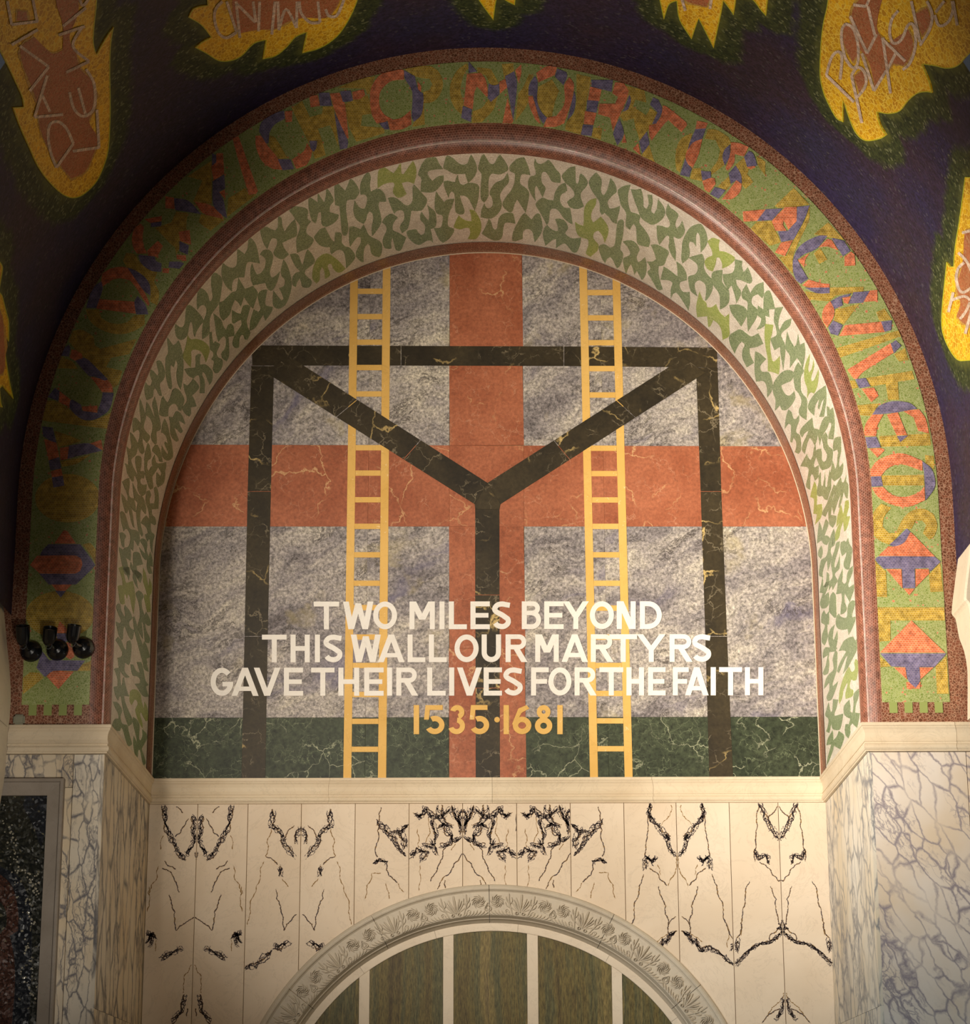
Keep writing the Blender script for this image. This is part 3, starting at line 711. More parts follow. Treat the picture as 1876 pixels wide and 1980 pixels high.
def carve_letter(ch, x0, x1, y0, y1, w, mat):
    verts, faces = [], []
    for gi, g_ in enumerate(glyph(ch, x0, x1, y0, y1, w)):
        ring = isinstance(g_, tuple); P = g_[0] if ring else g_
        yy = -0.0082-0.00012*gi; Q = [B(*p) for p in P]
        n = len(Q); k = len(verts)
        for (x, z) in Q: verts.append((x, yy, z))
        for (x, z) in Q: verts.append((x, 0.004, z))
        if ring or n > 16:
            h = n//2
            for i in range(h-1): faces.append((k+i, k+i+1, k+n-2-i, k+n-1-i))
        else: faces.append(tuple(k+i for i in range(n)))
        for i in range(n): j = (i+1) % n; faces.append((k+i, k+n+i, k+n+j, k+j))
    me = bpy.data.meshes.new('letter'); me.from_pydata(verts, [], faces)
    bm = bmesh.new(); bm.from_mesh(me); bmesh.ops.recalc_face_normals(bm, faces=bm.faces); bm.to_mesh(me); bm.free()
    o = link('letter', me, mat); put(o, lun)
    return o
def lx(v): return 380+v/3.35
def rx_(v): return 930+v/3.35
L1 = [('T', lx(760), lx(925)), ('W', lx(950), lx(1147)), ('O', lx(1145), lx(1300)), ('M', lx(1380), lx(1545)), ('I', lx(1574), lx(1608)), ('L', lx(1635), lx(1752)), ('E', lx(1775), rx_(58)), ('S', rx_(75), rx_(195)), ('B', rx_(265), rx_(390)), ('E', rx_(410), rx_(537)), ('Y', rx_(533), rx_(698)), ('O', rx_(706), rx_(862)), ('N', rx_(880), rx_(1003)), ('D', rx_(1030), rx_(1172))]
L2 = [('T', lx(425), lx(585)), ('H', lx(610), lx(735)), ('I', lx(767), lx(801)), ('S', lx(825), lx(947)), ('W', lx(1000), lx(1195)), ('A', lx(1176), lx(1349)), ('L', lx(1368), lx(1483)), ('L', lx(1506), lx(1622)), ('O', lx(1672), lx(1828)), ('U', rx_(5), rx_(131)), ('R', rx_(160), rx_(303)), ('M', rx_(352), rx_(505)), ('A', rx_(522), rx_(694)), ('R', rx_(712), rx_(860)), ('T', rx_(832), rx_(1012)), ('Y', rx_(1012), rx_(1195)), ('R', rx_(1222), rx_(1372)), ('S', rx_(1370), rx_(1492))]
L3 = [('G', lx(92), lx(240)), ('A', lx(228), lx(403)), ('V', lx(372), lx(545)), ('E', lx(567), lx(692)), ('T', lx(743), lx(895)), ('H', lx(920), lx(1055)), ('E', lx(1087), lx(1213)), ('I', lx(1235), lx(1268)), ('R', lx(1295), lx(1437)), ('L', lx(1495), lx(1615)), ('I', lx(1637), lx(1670)), ('V', lx(1688), lx(1850)), ('E', rx_(18), rx_(137)), ('S', rx_(147), rx_(272)), ('F', rx_(325), rx_(440)), ('O', rx_(438), rx_(587)), ('R', rx_(607), rx_(750)), ('T', rx_(768), rx_(922)), ('H', rx_(943), rx_(1057)), ('E', rx_(1083), rx_(1197)), ('F', rx_(1243), rx_(1347)), ('A', rx_(1322), rx_(1475)), ('I', rx_(1488), rx_(1522)), ('T', rx_(1543), rx_(1692)), ('H', rx_(1710), rx_(1830))]
L4 = [('1', lx(1407), lx(1443)), ('5', lx(1466), lx(1607)), ('3', lx(1620), lx(1740)), ('5', lx(1762), rx_(54)), ('.', rx_(88), rx_(122)), ('1', rx_(147), rx_(182)), ('6', rx_(197), rx_(327)), ('8', rx_(341), rx_(472)), ('1', rx_(495), rx_(530))]
for L_, y0, y1, mt in ((L1, 1164, 1217.6, 'white'), (L2, 1227.8, 1281.3, 'white'), (L3, 1291.6, 1346, 'white'), (L4, 1363.8, 1420, 'gold')):
    for i, (ch, a, b_) in enumerate(L_):
        dy = -1.2*((a-430)/1040) if mt == 'white' else 0
        carve_letter(ch, a, b_, y0+dy, y1+dy, 9.9 if mt == 'white' else 10.4, M[mt])
# ================================================================ marble cladding below the moulding
def offset_path(P, p):
    """shift an open polyline to its left by p"""
    out = []
    for i in range(len(P)):
        if i in (0, len(P)-1):
            a, b = (P[0], P[1]) if i == 0 else (P[-2], P[-1]); d = (Vector(b)-Vector(a)).normalized(); out.append(Vector(P[i])+Vector((d.y, -d.x))*p)
        else:
            d1 = (Vector(P[i])-Vector(P[i-1])).normalized(); d2 = (Vector(P[i+1])-Vector(P[i])).normalized()
            n1, n2 = Vector((d1.y, -d1.x)), Vector((d2.y, -d2.x)); m_ = (n1+n2); m_ = m_/(1+n1.dot(n2))
            out.append(Vector(P[i])+m_*p)
    return out
PATH = [(-3.3, YF), (-2.172, YF), (-2.196, 0.0), (2.205, 0.0), (2.178, YF), (3.3, YF)]
PROF = [(0.0, -0.045), (0.0, 0.034), (-0.006, 0.036), (-0.019, 0.036), (-0.022, 0.031), (-0.028, 0.030), (-0.040, 0.022), (-0.060, 0.016), (-0.085, 0.0155), (-0.104, 0.020), (-0.109, 0.022), (-0.110, 0.017), (-0.120, 0.017), (-0.122, 0.021), (-0.132, 0.026), (-0.144, 0.026), (-0.153, 0.020), (-0.156, 0.014), (-0.163, 0.013), (-0.165, 0.0), (-0.165, -0.045)]
ZL = -1.3655
offs = [offset_path(PATH, pr[1]) for pr in PROF]
ledge = empty('trim_5', (0, 0, ZL-0.165), kind='structure')
cuts = {0: [0, 0.50, 1], 1: [0, 0.52, 1], 2: [0, 0.264, 0.508, 0.748, 1], 3: [0, 0.5, 1], 4: [0, 0.46, 1]}
for s in range(5):
    for c0, c1 in zip(cuts[s][:-1], cuts[s][1:]):
        V, F = [], []
        L_ = (Vector(PATH[s+1])-Vector(PATH[s])).length; gg = 0.0009/L_
        for t in (c0+(gg if c0 > 0 else 0), c1-(gg if c1 < 1 else 0)):
            for k, (dz, pp) in enumerate(PROF):
                q = offs[k][s].lerp(offs[k][s+1], t); V.append((q.x, q.y, ZL+dz))
        n = len(PROF)
        for k in range(n): F.append((k, (k+1) % n, n+(k+1) % n, n+k))
        F += [tuple(range(n))[::-1], tuple(range(n, 2*n))]
        o = mesh('cornice_block', V, F, M['ledge'], ledge)
        bm = bmesh.new(); bm.from_mesh(o.data); bmesh.ops.recalc_face_normals(bm, faces=bm.faces); bm.to_mesh(o.data); bm.free()

ZP = -1.531
XP = [-2.192, -1.875, -1.548, -1.201, -0.851, -0.501, -0.153, 0.198, 0.546, 0.894, 1.234, 1.579, 1.897, 2.21]
RO = 1.66
circ_in = lambda p: (p[0]-ACX)**2+(p[1]-ACZ)**2 >= RO**2
def panel_poly(x0, x1):
    P = [(x0, ZP), (x1, ZP)]
    def zc(x):
        d = RO**2-(x-ACX)**2
        return ACZ+math.sqrt(d) if d > 0 else None
    zs0, zs1 = zc(x0), zc(x1)
    if x1 <= ACX-RO or x0 >= ACX+RO: return [(x0, ZP), (x1, ZP), (x1, FL), (x0, FL)]
    pts = []
    for i in range(13):
        x = x1+(x0-x1)*i/12; z = zc(x); pts.append((x, FL if z is None else z))
    Q = [(x0, ZP), (x1, ZP)] + pts
    return Q
def fract(P, amp, it=3):
    Q = [Vector(p) for p in P]
    for _ in range(it):
        R_ = []
        for a, b in zip(Q[:-1], Q[1:]):
            d = b-a; R_ += [a, (a+b)/2+Vector((-d.y, d.x))*random.uniform(-amp, amp)]
        Q = R_+[Q[-1]]
    return Q
class Veins:
    def __init__(s): s.v = []; s.f = []
    def rib(s, Q, w0, w1=None, var=0.5):
        w1 = w0 if w1 is None else w1; n = len(Q); k = len(s.v)
        for i, p in enumerate(Q):
            a, b = Q[max(0, i-1)], Q[min(n-1, i+1)]; t = (b-a)
            t = t.normalized() if t.length > 1e-9 else Vector((1, 0)); nn = Vector((-t.y, t.x))
            w_ = (w0+(w1-w0)*i/(n-1))*random.uniform(1-var, 1+var)*0.5
            if i in (0, n-1): w_ *= 0.3
            s.v += [p+nn*w_, p-nn*w_]
        for i in range(n-1): s.f.append((k+2*i, k+2*i+2, k+2*i+3, k+2*i+1))
    def build(s, name, y, mat, parent, mir=None, dx=0, clip=None):
        if not s.f: return
        V = [((2*mir-p.x if mir is not None else p.x)+dx, y, p.y) for p in s.v]
        F = s.f if mir is None else [f[::-1] for f in s.f]
        if clip:
            F = [f for f in F if all(clip(V[i]) for i in f)]
        if not F: return
        o = mesh(name, V, F, mat, parent); o['kind'] = 'stuff'; return o
def w_(ox, oy, s, txt): return [Vector(B(*p)) for p in T(ox, oy, s, txt)]
def trace(rows):
    """rows: (style, ox, oy, scale, points) -> dark veins, ochre veins"""
    D, O = Veins(), Veins()
    for st, ox, oy, sc, txt in rows:
        P = w_(ox, oy, sc, txt)
        if st == 't': O.rib(fract(P, 0.13, 4), 0.0040, 0.0048, 0.7)
        elif st == 'm':
            Q = fract(P, 0.13, 4); O.rib(Q, 0.0062, 0.0070); D.rib(Q, 0.0036, 0.0044, 0.9)
        else:
            big = 0.024 if st == 'k' else 0.017
            strands = []
            for j in range(6):
                o1 = random.uniform(-big, big); o2 = random.uniform(-big, big)
                Q = fract([p+Vector((random.uniform(-big, big), random.uniform(-big, big)))*0.8 for p in P], 0.20, 4); strands.append(Q)
                D.rib(Q, 0.0040, 0.0026, 0.95)
                if j == 0: O.rib(Q, 0.0085, 0.006, 0.5)
            for i in range(0, len(strands[0]), 1):
                a = random.choice(strands)[i]; b = random.choice(strands)[min(len(strands[0])-1, i+random.randint(-1, 2))]
                if (a-b).length < 0.09: D.rib(fract([a, b], 0.2, 2), 0.0036, None, 0.7)
                if random.random() < 0.28:
                    c = a+Vector((random.uniform(-1, 1), random.uniform(-1, 1)))*0.018; D.rib(fract([a, c], 0.2, 1), 0.008, 0.003, 0.6)
            L_ = Vector((0, 0))
    return D, O
Zr = (1180, 1540, 4.264); Zl = (280, 1540, 4.467); Zc = (690, 1540, 3.83)
def rows(Z, lst): return [(a, Z[0], Z[1], Z[2], b) for a, b in lst]
HA = rows(Zr, [('t', '585,70 585,120 630,190 690,250'), ('k', '750,70 775,150 740,190 690,250 640,330 600,440 567,480'), ('m', '775,150 790,300 810,420 820,500'), ('c', '730,500 770,540 810,500 830,600'), ('c', '600,340 650,330'), ('m', '790,590 720,640 650,735'),
               ('t', '720,560 700,650'), ('t', '568,480 570,600 640,740'), ('m', '840,640 880,740 930,900 960,1050 1025,1200'), ('t', '960,1050 970,1250'), ('m', '720,740 700,830 670,900 660,1000 655,1060'), ('m', '590,990 620,1010 655,1060 650,1150 690,1220'),
               ('k', '610,1110 650,1160 690,1210'), ('c', '700,1180 750,1270 830,1250 900,1290 960,1340 1020,1395'), ('c', '1000,1260 1020,1200'), ('t', '640,1120 760,1200')])
HB = rows(Zr, [('k', '1235,60 1290,180 1350,280 1398,350'), ('m', '1378,80 1340,140 1300,180'), ('m', '1235,60 1210,130 1215,240 1200,380 1195,540'), ('c', '1200,450 1220,510 1280,480 1300,560'), ('m', '1230,540 1300,590 1340,650 1390,700 1405,690'), ('m', '1150,700 1110,850 1090,1000 1040,1170'),
               ('t', '1085,1060 1080,1150'), ('m', '1320,740 1370,850 1385,1000 1390,1060'), ('m', '1422,980 1400,1080'), ('k', '1390,1070 1428,1090 1400,1140'), ('m', '1390,1090 1320,1140 1310,1220'), ('c', '1400,1140 1320,1200 1240,1220 1160,1260 1080,1330 1032,1400'), ('c', '1045,1180 1040,1280'),
               ('k', '1445,1650 1400,1780 1380,1830'), ('m', '1400,1750 1340,1780 1250,1870'), ('t', '1440,1600 1390,1700 1300,1800')])
HC = rows(Zl, [('k', '170,90 180,240 220,330 250,420 300,490 350,540'), ('m', '270,90 330,145'), ('m', '380,190 340,260 260,350'), ('k', '420,160 435,240 430,360 400,450 380,490'), ('t', '165,340 135,460'), ('m', '170,560 200,600 270,630'), ('m', '150,620 230,660 270,740 300,830'), ('t', '120,600 60,760 40,860'),
               ('m', '210,850 230,920 262,1000 270,1160'), ('m', '270,1160 340,1100 400,1060 436,1030'), ('k', '135,1403 220,1350 320,1310'), ('c', '20,1260 60,1170 100,1230'), ('t', '100,1240 92,1340'), ('t', '425,1430 340,1560 330,1700'), ('k', '335,1730 310,1850 230,1950'), ('m', '370,1830 360,1900'), ('m', '300,1880 200,1990'), ('t', '40,780 20,1000'), ('m', '437,480 440,570'),
               ])
HC2 = rows(Zl, [('k', '15,1180 60,1200 40,1290')])
HD = rows(Zl, [('k', '1600,120 1610,260 1540,310 1490,400 1400,530'), ('m', '1410,250 1470,320 1480,360'), ('c', '1372,270 1385,400'), ('t', '1610,280 1640,400 1650,520'), ('m', '1645,520 1600,530 1540,590'), ('c', '1530,600 1515,690'), ('t', '1500,710 1440,780'), ('t', '1660,560 1720,780 1760,990 1785,1110'), ('m', '1550,800 1500,950 1480,1100 1465,1160'), ('m', '1465,1160 1400,1060 1360,1020'), ('k', '1425,1250 1500,1310 1540,1290'), ('c', '1560,1340 1700,1450 1800,1480')])
HN = rows(Zc, [('m', '180,80 165,190'), ('k', '165,190 230,270 300,360 350,430'), ('k', '300,250 350,330 360,400'), ('c', '380,210 340,260 250,260'), ('m', '170,200 140,420 155,450'), ('c', '130,500 170,470 220,490'), ('m', '220,490 240,590 300,640'), ('t', '300,640 350,710'), ('t', '180,570 110,570 60,760'), ('t', '215,640 240,760')])
HE = rows(Zc, [('k', '500,90 480,150 430,130'), ('k', '610,80 640,190 700,230'), ('k', '500,85 560,140 630,160 700,100'), ('k', '700,80 750,180 782,270'), ('k', '760,90 770,200'), ('c', '560,170 600,280 580,350'), ('c', '640,200 700,290 690,350 620,370'), ('k', '400,440 450,390 520,410 480,480'), ('k', '560,330 600,420'), ('m', '785,375 720,500 680,580 595,690'), ('m', '690,350 640,400 620,480 580,570 545,630'),
               ('k', '715,325 765,305'), ('t', '450,240 460,380'), ('t', '530,160 545,270 510,340'), ('m', '655,620 655,680'), ('c', '640,210 600,240'), ('c', '500,350 570,380'), ('t', '470,510 460,700'), ('t', '730,350 700,400'), ('m', '387,90 385,735')])
TR = {k: trace(v) for k, v in (('A', HA), ('B', HB), ('C', HC), ('C2', HC2), ('D', HD), ('N', HN), ('E', HE))}
def axis(i): return XP[i]
# panel index -> (trace, mirror axis or None, shift)
PV = {0: [('C', None, 0), ('C2', None, 0)], 1: [('C', XP[1], 0), ('C2', XP[1], 0)], 2: [('D', XP[3], 0)], 3: [('D', None, 0)], 4: [('N', None, 0)], 5: [('E', None, 0)], 6: [('E', XP[6], 0)], 7: [('E', None, XP[7]-XP[5])],
      8: [('N', (XP[5]+XP[8])/2, 0)], 9: [('A', XP[10], 0)], 10: [('A', None, 0)], 11: [('B', None, 0)], 12: [('B', XP[12], 0)]}
for i in range(13):
    x0, x1 = XP[i]+0.0018, XP[i+1]-0.0018
    sl = extrude('marble_panel', panel_poly(x0, x1), -0.004, 0.012, M['panel'], wall_back, 0.0012)
    for key, mir, dx in PV[i]:
        D, O = TR[key]
        cl = lambda v: x0 < v[0] < x1 and v[2] < ZP and ((v[0]-ACX)**2+(v[2]-ACZ)**2 > RO**2)
        # veins are thin inlays lying on the polished face
        a = O.build('ochre_veining', -0.0042, M['vein_ochre'], None, mir, dx, cl)
        b = D.build('dark_veining', -0.0044, M['vein_dark'], None, mir, dx, cl)
        for q in (a, b):
            if q: put(q, sl)

# reveals and pier faces
def quad_slab(name, P4, n, th, mat, parent):
    """slab from 4 corners (world), thickness th against normal n"""
    n = Vector(n).normalized(); A = [Vector(p) for p in P4]; Bk = [p-n*th for p in A]
    o = mesh(name, A+Bk, [(0, 1, 2, 3), (7, 6, 5, 4), (0, 4, 5, 1), (1, 5, 6, 2), (2, 6, 7, 3), (3, 7, 4, 0)], mat, parent)
    bm = bmesh.new(); bm.from_mesh(o.data); bmesh.ops.recalc_face_normals(bm, faces=bm.faces); bm.to_mesh(o.data); bm.free()
    return o
wl = bpy.data.objects['wall_left']; wr = bpy.data.objects['wall_right']
zs = [ZP, -2.95, -4.2, FL]
for z1, z0 in zip(zs[:-1], zs[1:]):
    quad_slab('reveal_slab', [(-2.172, YF, z1-.002), (-2.172, YF, z0), (-2.194, -0.004, z0), (-2.194, -0.004, z1-.002)], (1, 0.01, 0), 0.02, M['ara_reveal'], wl)
    quad_slab('reveal_slab', [(2.178, YF, z1-.002), (2.178, YF, z0), (2.208, -0.004, z0), (2.208, -0.004, z1-.002)], (-1, 0.01, 0), 0.02, M['ara_reveal2'], wr)
def face_slab(x0, x1, z0, z1, mat, parent, name='face_slab'):
    return extrude(name, [(x0, z0), (x1, z0), (x1, z1), (x0, z1)], YF, YF+0.028, mat, parent, 0.0015)
face_slab(-2.345, -2.173, -3.1, ZP-.002, M['ara_left'], wl); face_slab(-2.345, -2.173, FL, -3.103, M['ara_left'], wl)
face_slab(-3.3, -2.348, -1.72, ZP-.002, M['ara_left'], wl); face_slab(-3.3, -2.348, FL, -1.723, M['ara_left'], wl)
face_slab(2.179, 2.735, -3.2, ZP-.002, M['ara_right'], wr); face_slab(2.738, 3.3, -3.2, ZP-.002, M['ara_right'], wr); face_slab(2.179, 3.3, FL, -3.203, M['ara_right'], wr)

# ================================================================ blind arch: carved archivolt, pale ring, green panels
bl_ = empty('carved_archivolt', (ACX, 0, ACZ), 'carved marble arch band of palmettes and swirling rosettes over the green panels', 'carving')
A0, A1 = 22, 158
def polar(a, r, y): t = math.radians(a); return Vector((ACX+r*math.cos(t), y, ACZ+r*math.sin(t)))
cutsA = [0, 38.5, 62.5, 90.8, 117.5, 141.5, 180]
prof = [(1.69, 0.0), (1.69, -0.012), (1.684, -0.022), (1.672, -0.030), (1.662, -0.032), (1.655, -0.028), (1.651, -0.018), (1.643, -0.010), (1.57, -0.012), (1.515, -0.018), (1.500, -0.024), (1.493, -0.020), (1.489, -0.006), (1.480, 0.022), (1.474, 0.026), (1.468, 0.055), (1.455, 0.085), (1.448, 0.13)]
for a0, a1 in zip(cutsA[:-1], cutsA[1:]):
    us = lin(a0+0.06, a1-0.06, 26)
    o = grid_mesh('moulded_block', lambda u, s: polar(u, prof[s][0], prof[s][1]), us, list(range(len(prof))), M['carving'], bl_, flip=False, smooth=False)
    md = o.modifiers.new('edges', 'BEVEL') if False else None
# relief motif: raised ribs with rounded section
def ribmesh(lines):
    V, F = [], []
    for pts, w0, w1, h in lines:
        Q = [Vector(p) for p in curve(pts, 4)]; n = len(Q); k = len(V)
        for i, p in enumerate(Q):
            a, b = Q[max(0, i-1)], Q[min(n-1, i+1)]; t = (b-a); t = t.normalized() if t.length > 1e-9 else Vector((1, 0)); nn = Vector((-t.y, t.x))
            u = i/(n-1); wv = (w0*(1-u)+w1*u)*0.5*(0.35+0.65*math.sin(math.pi*min(1, max(0, 0.12+0.8*u)))); hh = h*(0.45+0.55*math.sin(math.pi*(0.1+0.8*u)))
            for f_, g_ in ((-1, 0), (-0.62, 0.8), (0, 1), (0.62, 0.8), (1, 0)): V.append((p.x+nn.x*wv*f_, p.y+nn.y*wv*f_, hh*g_))
        for i in range(n-1):
            for j in range(4): F.append((k+5*i+j, k+5*i+j+1, k+5*i+5+j+1, k+5*i+5+j))
    return V, F
PU = 0.427
def sym(lines):
    out = list(lines)
    for pts, a, b, h in lines: out.append(([(-x, y) for x, y in pts], a, b, h))
    return out
cen = [([(0, .022), (0, .08), (0, .142)], .016, .020, .012), ([(.0, .022), (0, .07), (0, .13)], .006, .006, .016)]
ln_ = [([(.004, .024), (.020, .075), (.034, .118)], .012, .014, .010), ([(.008, .024), (.036, .058), (.058, .088)], .012, .014, .010), ([(.010, .022), (.040, .040), (.066, .056)], .010, .012, .009), ([(.006, .03), (.030, .068), (.047, .104)], .006, .006, .013),
       ([(.022, .003), (.012, .012), (.020, .024), (.031, .016), (.026, .006), (.020, .012)], .006, .006, .013),
       ([(.050, .005), (.062, .040), (.076, .080), (.080, .142)], .010, .014, .011), ([(.064, .044), (.090, .062), (.100, .084)], .008, .009, .010), ([(.072, .072), (.092, .098), (.098, .120)], .008, .009, .010), ([(.070, .070), (.058, .092), (.062, .118)], .008, .009, .010),
       ([(.070, .020), (.084, .036), (.098, .030), (.092, .020), (.084, .026)], .007, .006, .010),
       ([(.212, .028), (.198, .026), (.192, .042), (.202, .060), (.213, .080)], .008, .008, .012), ([(.212, .036), (.204, .038), (.204, .048), (.213, .064)], .006, .006, .010)]
rx0, rz0 = .153, .088
for k in range(9):
    a = 2*math.pi*k/9; P3 = [(rx0+r_*math.cos(a+tw), rz0+r_*math.sin(a+tw)) for r_, tw in ((.008, 0), (.020, .35), (.032, .85), (.044, 1.5))]
    ln_.append((P3, .006, .010, .011))
ln_.append(([(rx0+.006*math.cos(a), rz0+.006*math.sin(a)) for a in lin(0, 6.28, 8)], .005, .005, .012))
for k in range(7):
    x = .045+.0235*k; ln_.append(([(x, .000), (x+.018, .004+.002*k if k < 4 else .012-.002*(k-4)), (x+.030, .020+.004*min(k, 6-k))], .009, .009, .010))
Vm, Fm = ribmesh(cen+sym(ln_))
def motif(adeg):
    V = []
    for (x, y, h) in Vm:
        r_ = 1.497+y*0.97; a = adeg-math.degrees(x/1.575)
        V.append(polar(a, r_, -0.010-h*2.3-(0.006 if y < 0.02 else 0)))
    o = mesh('acanthus_relief', V, Fm, M['carving'], bl_, smooth=True); return o
for k in range(-5, 6): motif(83.4+k*15.53)

ring = empty('green_panelled_tympanum', (ACX, 0.1, ACZ), 'green banded marble panels with pale marble ring and upright bars inside the carved arch', 'wall panel')
for a0, a1 in zip([0, 36, 59, 83.5, 105, 126, 180][:-1], [0, 36, 59, 83.5, 105, 126, 180][1:]):
    us = lin(a0+0.03, a1-0.03, 26)
    pr2 = [(1.47, 0.13), (1.47, 0.092), (1.406, 0.092), (1.403, 0.095), (1.402, 0.13)]
    grid_mesh('ring_block', lambda u, s: polar(u, pr2[s][0], pr2[s][1]), us, list(range(5)), M['ring'], ring, smooth=False)
def sc_(x): return ACX+(x-0.0163)*1.0063-ACX+0.0163
bars = [(-1.36, -1.294), (-0.818, -0.751), (-0.280, -0.213), (0.260, 0.330), (0.802, 0.868), (1.345, 1.41)]
def under(x0, x1, R_, y0, y1, name, mat, n=12):
    x0, x1 = max(x0, ACX-R_+.002), min(x1, ACX+R_-.002)
    P = [(x1, FL), ] + [(x1+(x0-x1)*i/n, ACZ+math.sqrt(max(0, R_**2-(x1+(x0-x1)*i/n-ACX)**2))) for i in range(n+1)] + [(x0, FL)]
    return extrude(name, P, y0, y1, mat, ring, 0.001)
ed = [-1.40] + [v for b_ in bars for v in b_] + [1.50]
for a, b_ in bars: under(a, b_, 1.4025, 0.094, 0.12, 'upright_bar', M['ring'], 4)
for a, b_ in ((-1.36+.066, -0.818), (-0.751, -0.280), (-0.213, 0.260), (0.330, 0.802), (0.868, 1.345)): under(a+.001, b_-.001, 1.4015, 0.098, 0.12, 'green_panel', M['cipollino'])
bk = box('recess_back', (-1.5, 0.13, FL), (1.6, 0.28, -2.28), M['joint'], ring)

# ================================================================ framed mosaic on the left pier
fm = empty('framed_mosaic', (-3.1, YF, -4.6), 'dark glittering glass mosaic picture in a plain grey stone frame on the left pier', 'picture')
fx1 = -2.388; zt_ = -1.676
prf = [(0.0, 0.0), (0.0, 0.055), (0.006, 0.060), (0.016, 0.060), (0.021, 0.055), (0.022, 0.040), (0.094, 0.030), (0.097, 0.0)]
def frame_bar(name, pts):   # pts: outer corner path, inward offset direction handled by mitre
    V, F = [], []
    for (x, z, ix, iz) in pts:
        for (w__, h__) in prf: V.append((x+ix*w__, YF-h__, z+iz*w__))
    n = len(prf)
    for i in range(len(pts)-1):
        for j in range(n-1): F.append((i*n+j, (i+1)*n+j, (i+1)*n+j+1, i*n+j+1))
    F += [tuple(range(n)), tuple(range((len(pts)-1)*n, len(pts)*n))[::-1]]
    o = mesh(name, V, F, M['frame'], fm)
    bm = bmesh.new(); bm.from_mesh(o.data); bmesh.ops.recalc_face_normals(bm, faces=bm.faces); bm.to_mesh(o.data); bm.free()
fxl = -3.25; zbm = -4.6
frame_bar('frame_rail', [(fxl, zt_, 1, -1), (fx1, zt_, -1, -1)])
frame_bar('frame_stile', [(fx1, zt_, -1, -1), (fx1, zbm, -1, 1)])
frame_bar('frame_rail', [(fx1, zbm, -1, 1), (fxl, zbm, 1, 1)])
frame_bar('frame_stile', [(fxl, zbm, 1, 1), (fxl, zt_, 1, -1)])
def gmos(name, base, alt, scale=80):
    k = NT(name, 0.3, 0.5); co = k.coord('UV'); co = k.warp(co, 3, 0.12)
    d, c = k.cell(co, scale); e = k.edge(co, scale); sep = k.n('SeparateColor'); k.l(c, sep.inputs[0])
    b = k.mix(sep.outputs[0], base, alt); b = k.mix(k.ramp(sep.outputs[1], [(0.975, 0.0), (0.985, 0.6)]), b, (0.22, 0.19, 0.12))
    b = k.mix(k.ramp(e, [(0.02, 1.0), (0.07, 0.0)]), b, (0.004, 0.004, 0.004))
    nm = k.n('NormalMap'); nm.inputs['Strength'].default_value = 0.25
    cc = k.mix(0.5, c, (0.5, 0.5, 1.0)); k.l(cc, nm.inputs['Color']); k.l(nm.outputs[0], k.b.inputs['Normal'])
    return k.done(b)
M['gm_dark'] = gmos('dark_green_glass_mosaic', (0.006, 0.007, 0.005), (0.030, 0.028, 0.014))
M['gm_blue'] = gmos('blue_black_glass_mosaic', (0.005, 0.006, 0.009), (0.014, 0.016, 0.022))
M['gm_brown'] = gmos('red_brown_glass_mosaic', (0.035, 0.012, 0.006), (0.09, 0.030, 0.015))
pm = lambda x, z, off=0.0: Vector((x, YF-0.012-off, z))
ix0, ix1, iz0, iz1 = fxl+.095, fx1-.095, zbm+.095, zt_-.095
pic = patch('picture_ground', [[(ix0, iz0), (ix1, iz0), (ix1, iz1), (ix0, iz1)]], pm, 0.0, M['gm_dark'], fm, skirt=0.01)
patch('blue_mosaic_area', [[xz(px, py, YF) for px, py in smooth_poly([(50, 1538), (92, 1538), (90, 1600), (80, 1640), (66, 1600), (45, 1560)], 40, 3)]], pm, 0.002, M['gm_blue'], fm, skirt=0.002)
def clx(P): return [(min(ix1, max(ix0, x)), min(iz1, max(iz0, z))) for x, z in P]
patch('blue_mosaic_area', [clx([xz(px, py, YF) for px, py in smooth_poly([(-30, 1660), (10, 1680), (40, 1700), (60, 1760), (62, 1850), (56, 1980), (40, 2100), (-60, 2100), (-80, 1800)], 40, 3)])], pm, 0.002, M['gm_blue'], fm, skirt=0.002)
patch('brown_figure_area', [clx([xz(px, py, YF) for px, py in smooth_poly([(-60, 1690), (0, 1690), (25, 1715), (36, 1760), (36, 1800), (20, 1810), (28, 1850), (30, 1900), (26, 1960), (10, 2100), (-90, 2100), (-120, 1850)], 40, 3)])], pm, 0.004, M['gm_brown'], fm, skirt=0.002)
patch('brown_figure_area', [clx([xz(px, py, YF) for px, py in smooth_poly([(-60, 1740), (-5, 1735), (12, 1760), (14, 1790), (0, 1808), (-40, 1815)], 40, 3)])], pm, 0.006, M['gm_dark'], fm, skirt=0.002)
# paler cubes scattered in the picture
def pale(seq):
    V, F = [], []
    for (px, py, r_) in seq:
        x, z = xz(px, py, YF); a = random.uniform(0, 1.5); k = len(V)
        for q in range(4): V.append((x+r_*math.cos(a+q*math.pi/2), YF-0.019-random.uniform(0, .002), z+r_*math.sin(a+q*math.pi/2)))
        F.append((k, k+1, k+2, k+3))
    o = mesh('pale_tesserae', V, F, M['pale'], fm); o['kind'] = 'stuff'
M['pale'] = NT('pale_glass', 0.15, 0.9).done((0.30, 0.27, 0.2))
seq = []
for (x0, y0, x1, y1, n) in ((22, 1598, 40, 1690, 20), (50, 1685, 74, 1730, 22), (70, 1680, 74, 1725, 6), (52, 1735, 66, 1790, 14), (44, 1790, 60, 1870, 14), (38, 1870, 66, 1930, 14), (5, 1560, 80, 1960, 26)):
    for _ in range(n):
        t = random.random(); seq.append((x0+(x1-x0)*t+random.uniform(-5, 5), y0+(y1-y0)*t+random.uniform(-4, 4), random.uniform(.004, .008)))
pale([q for q in seq if q[0] < 86])

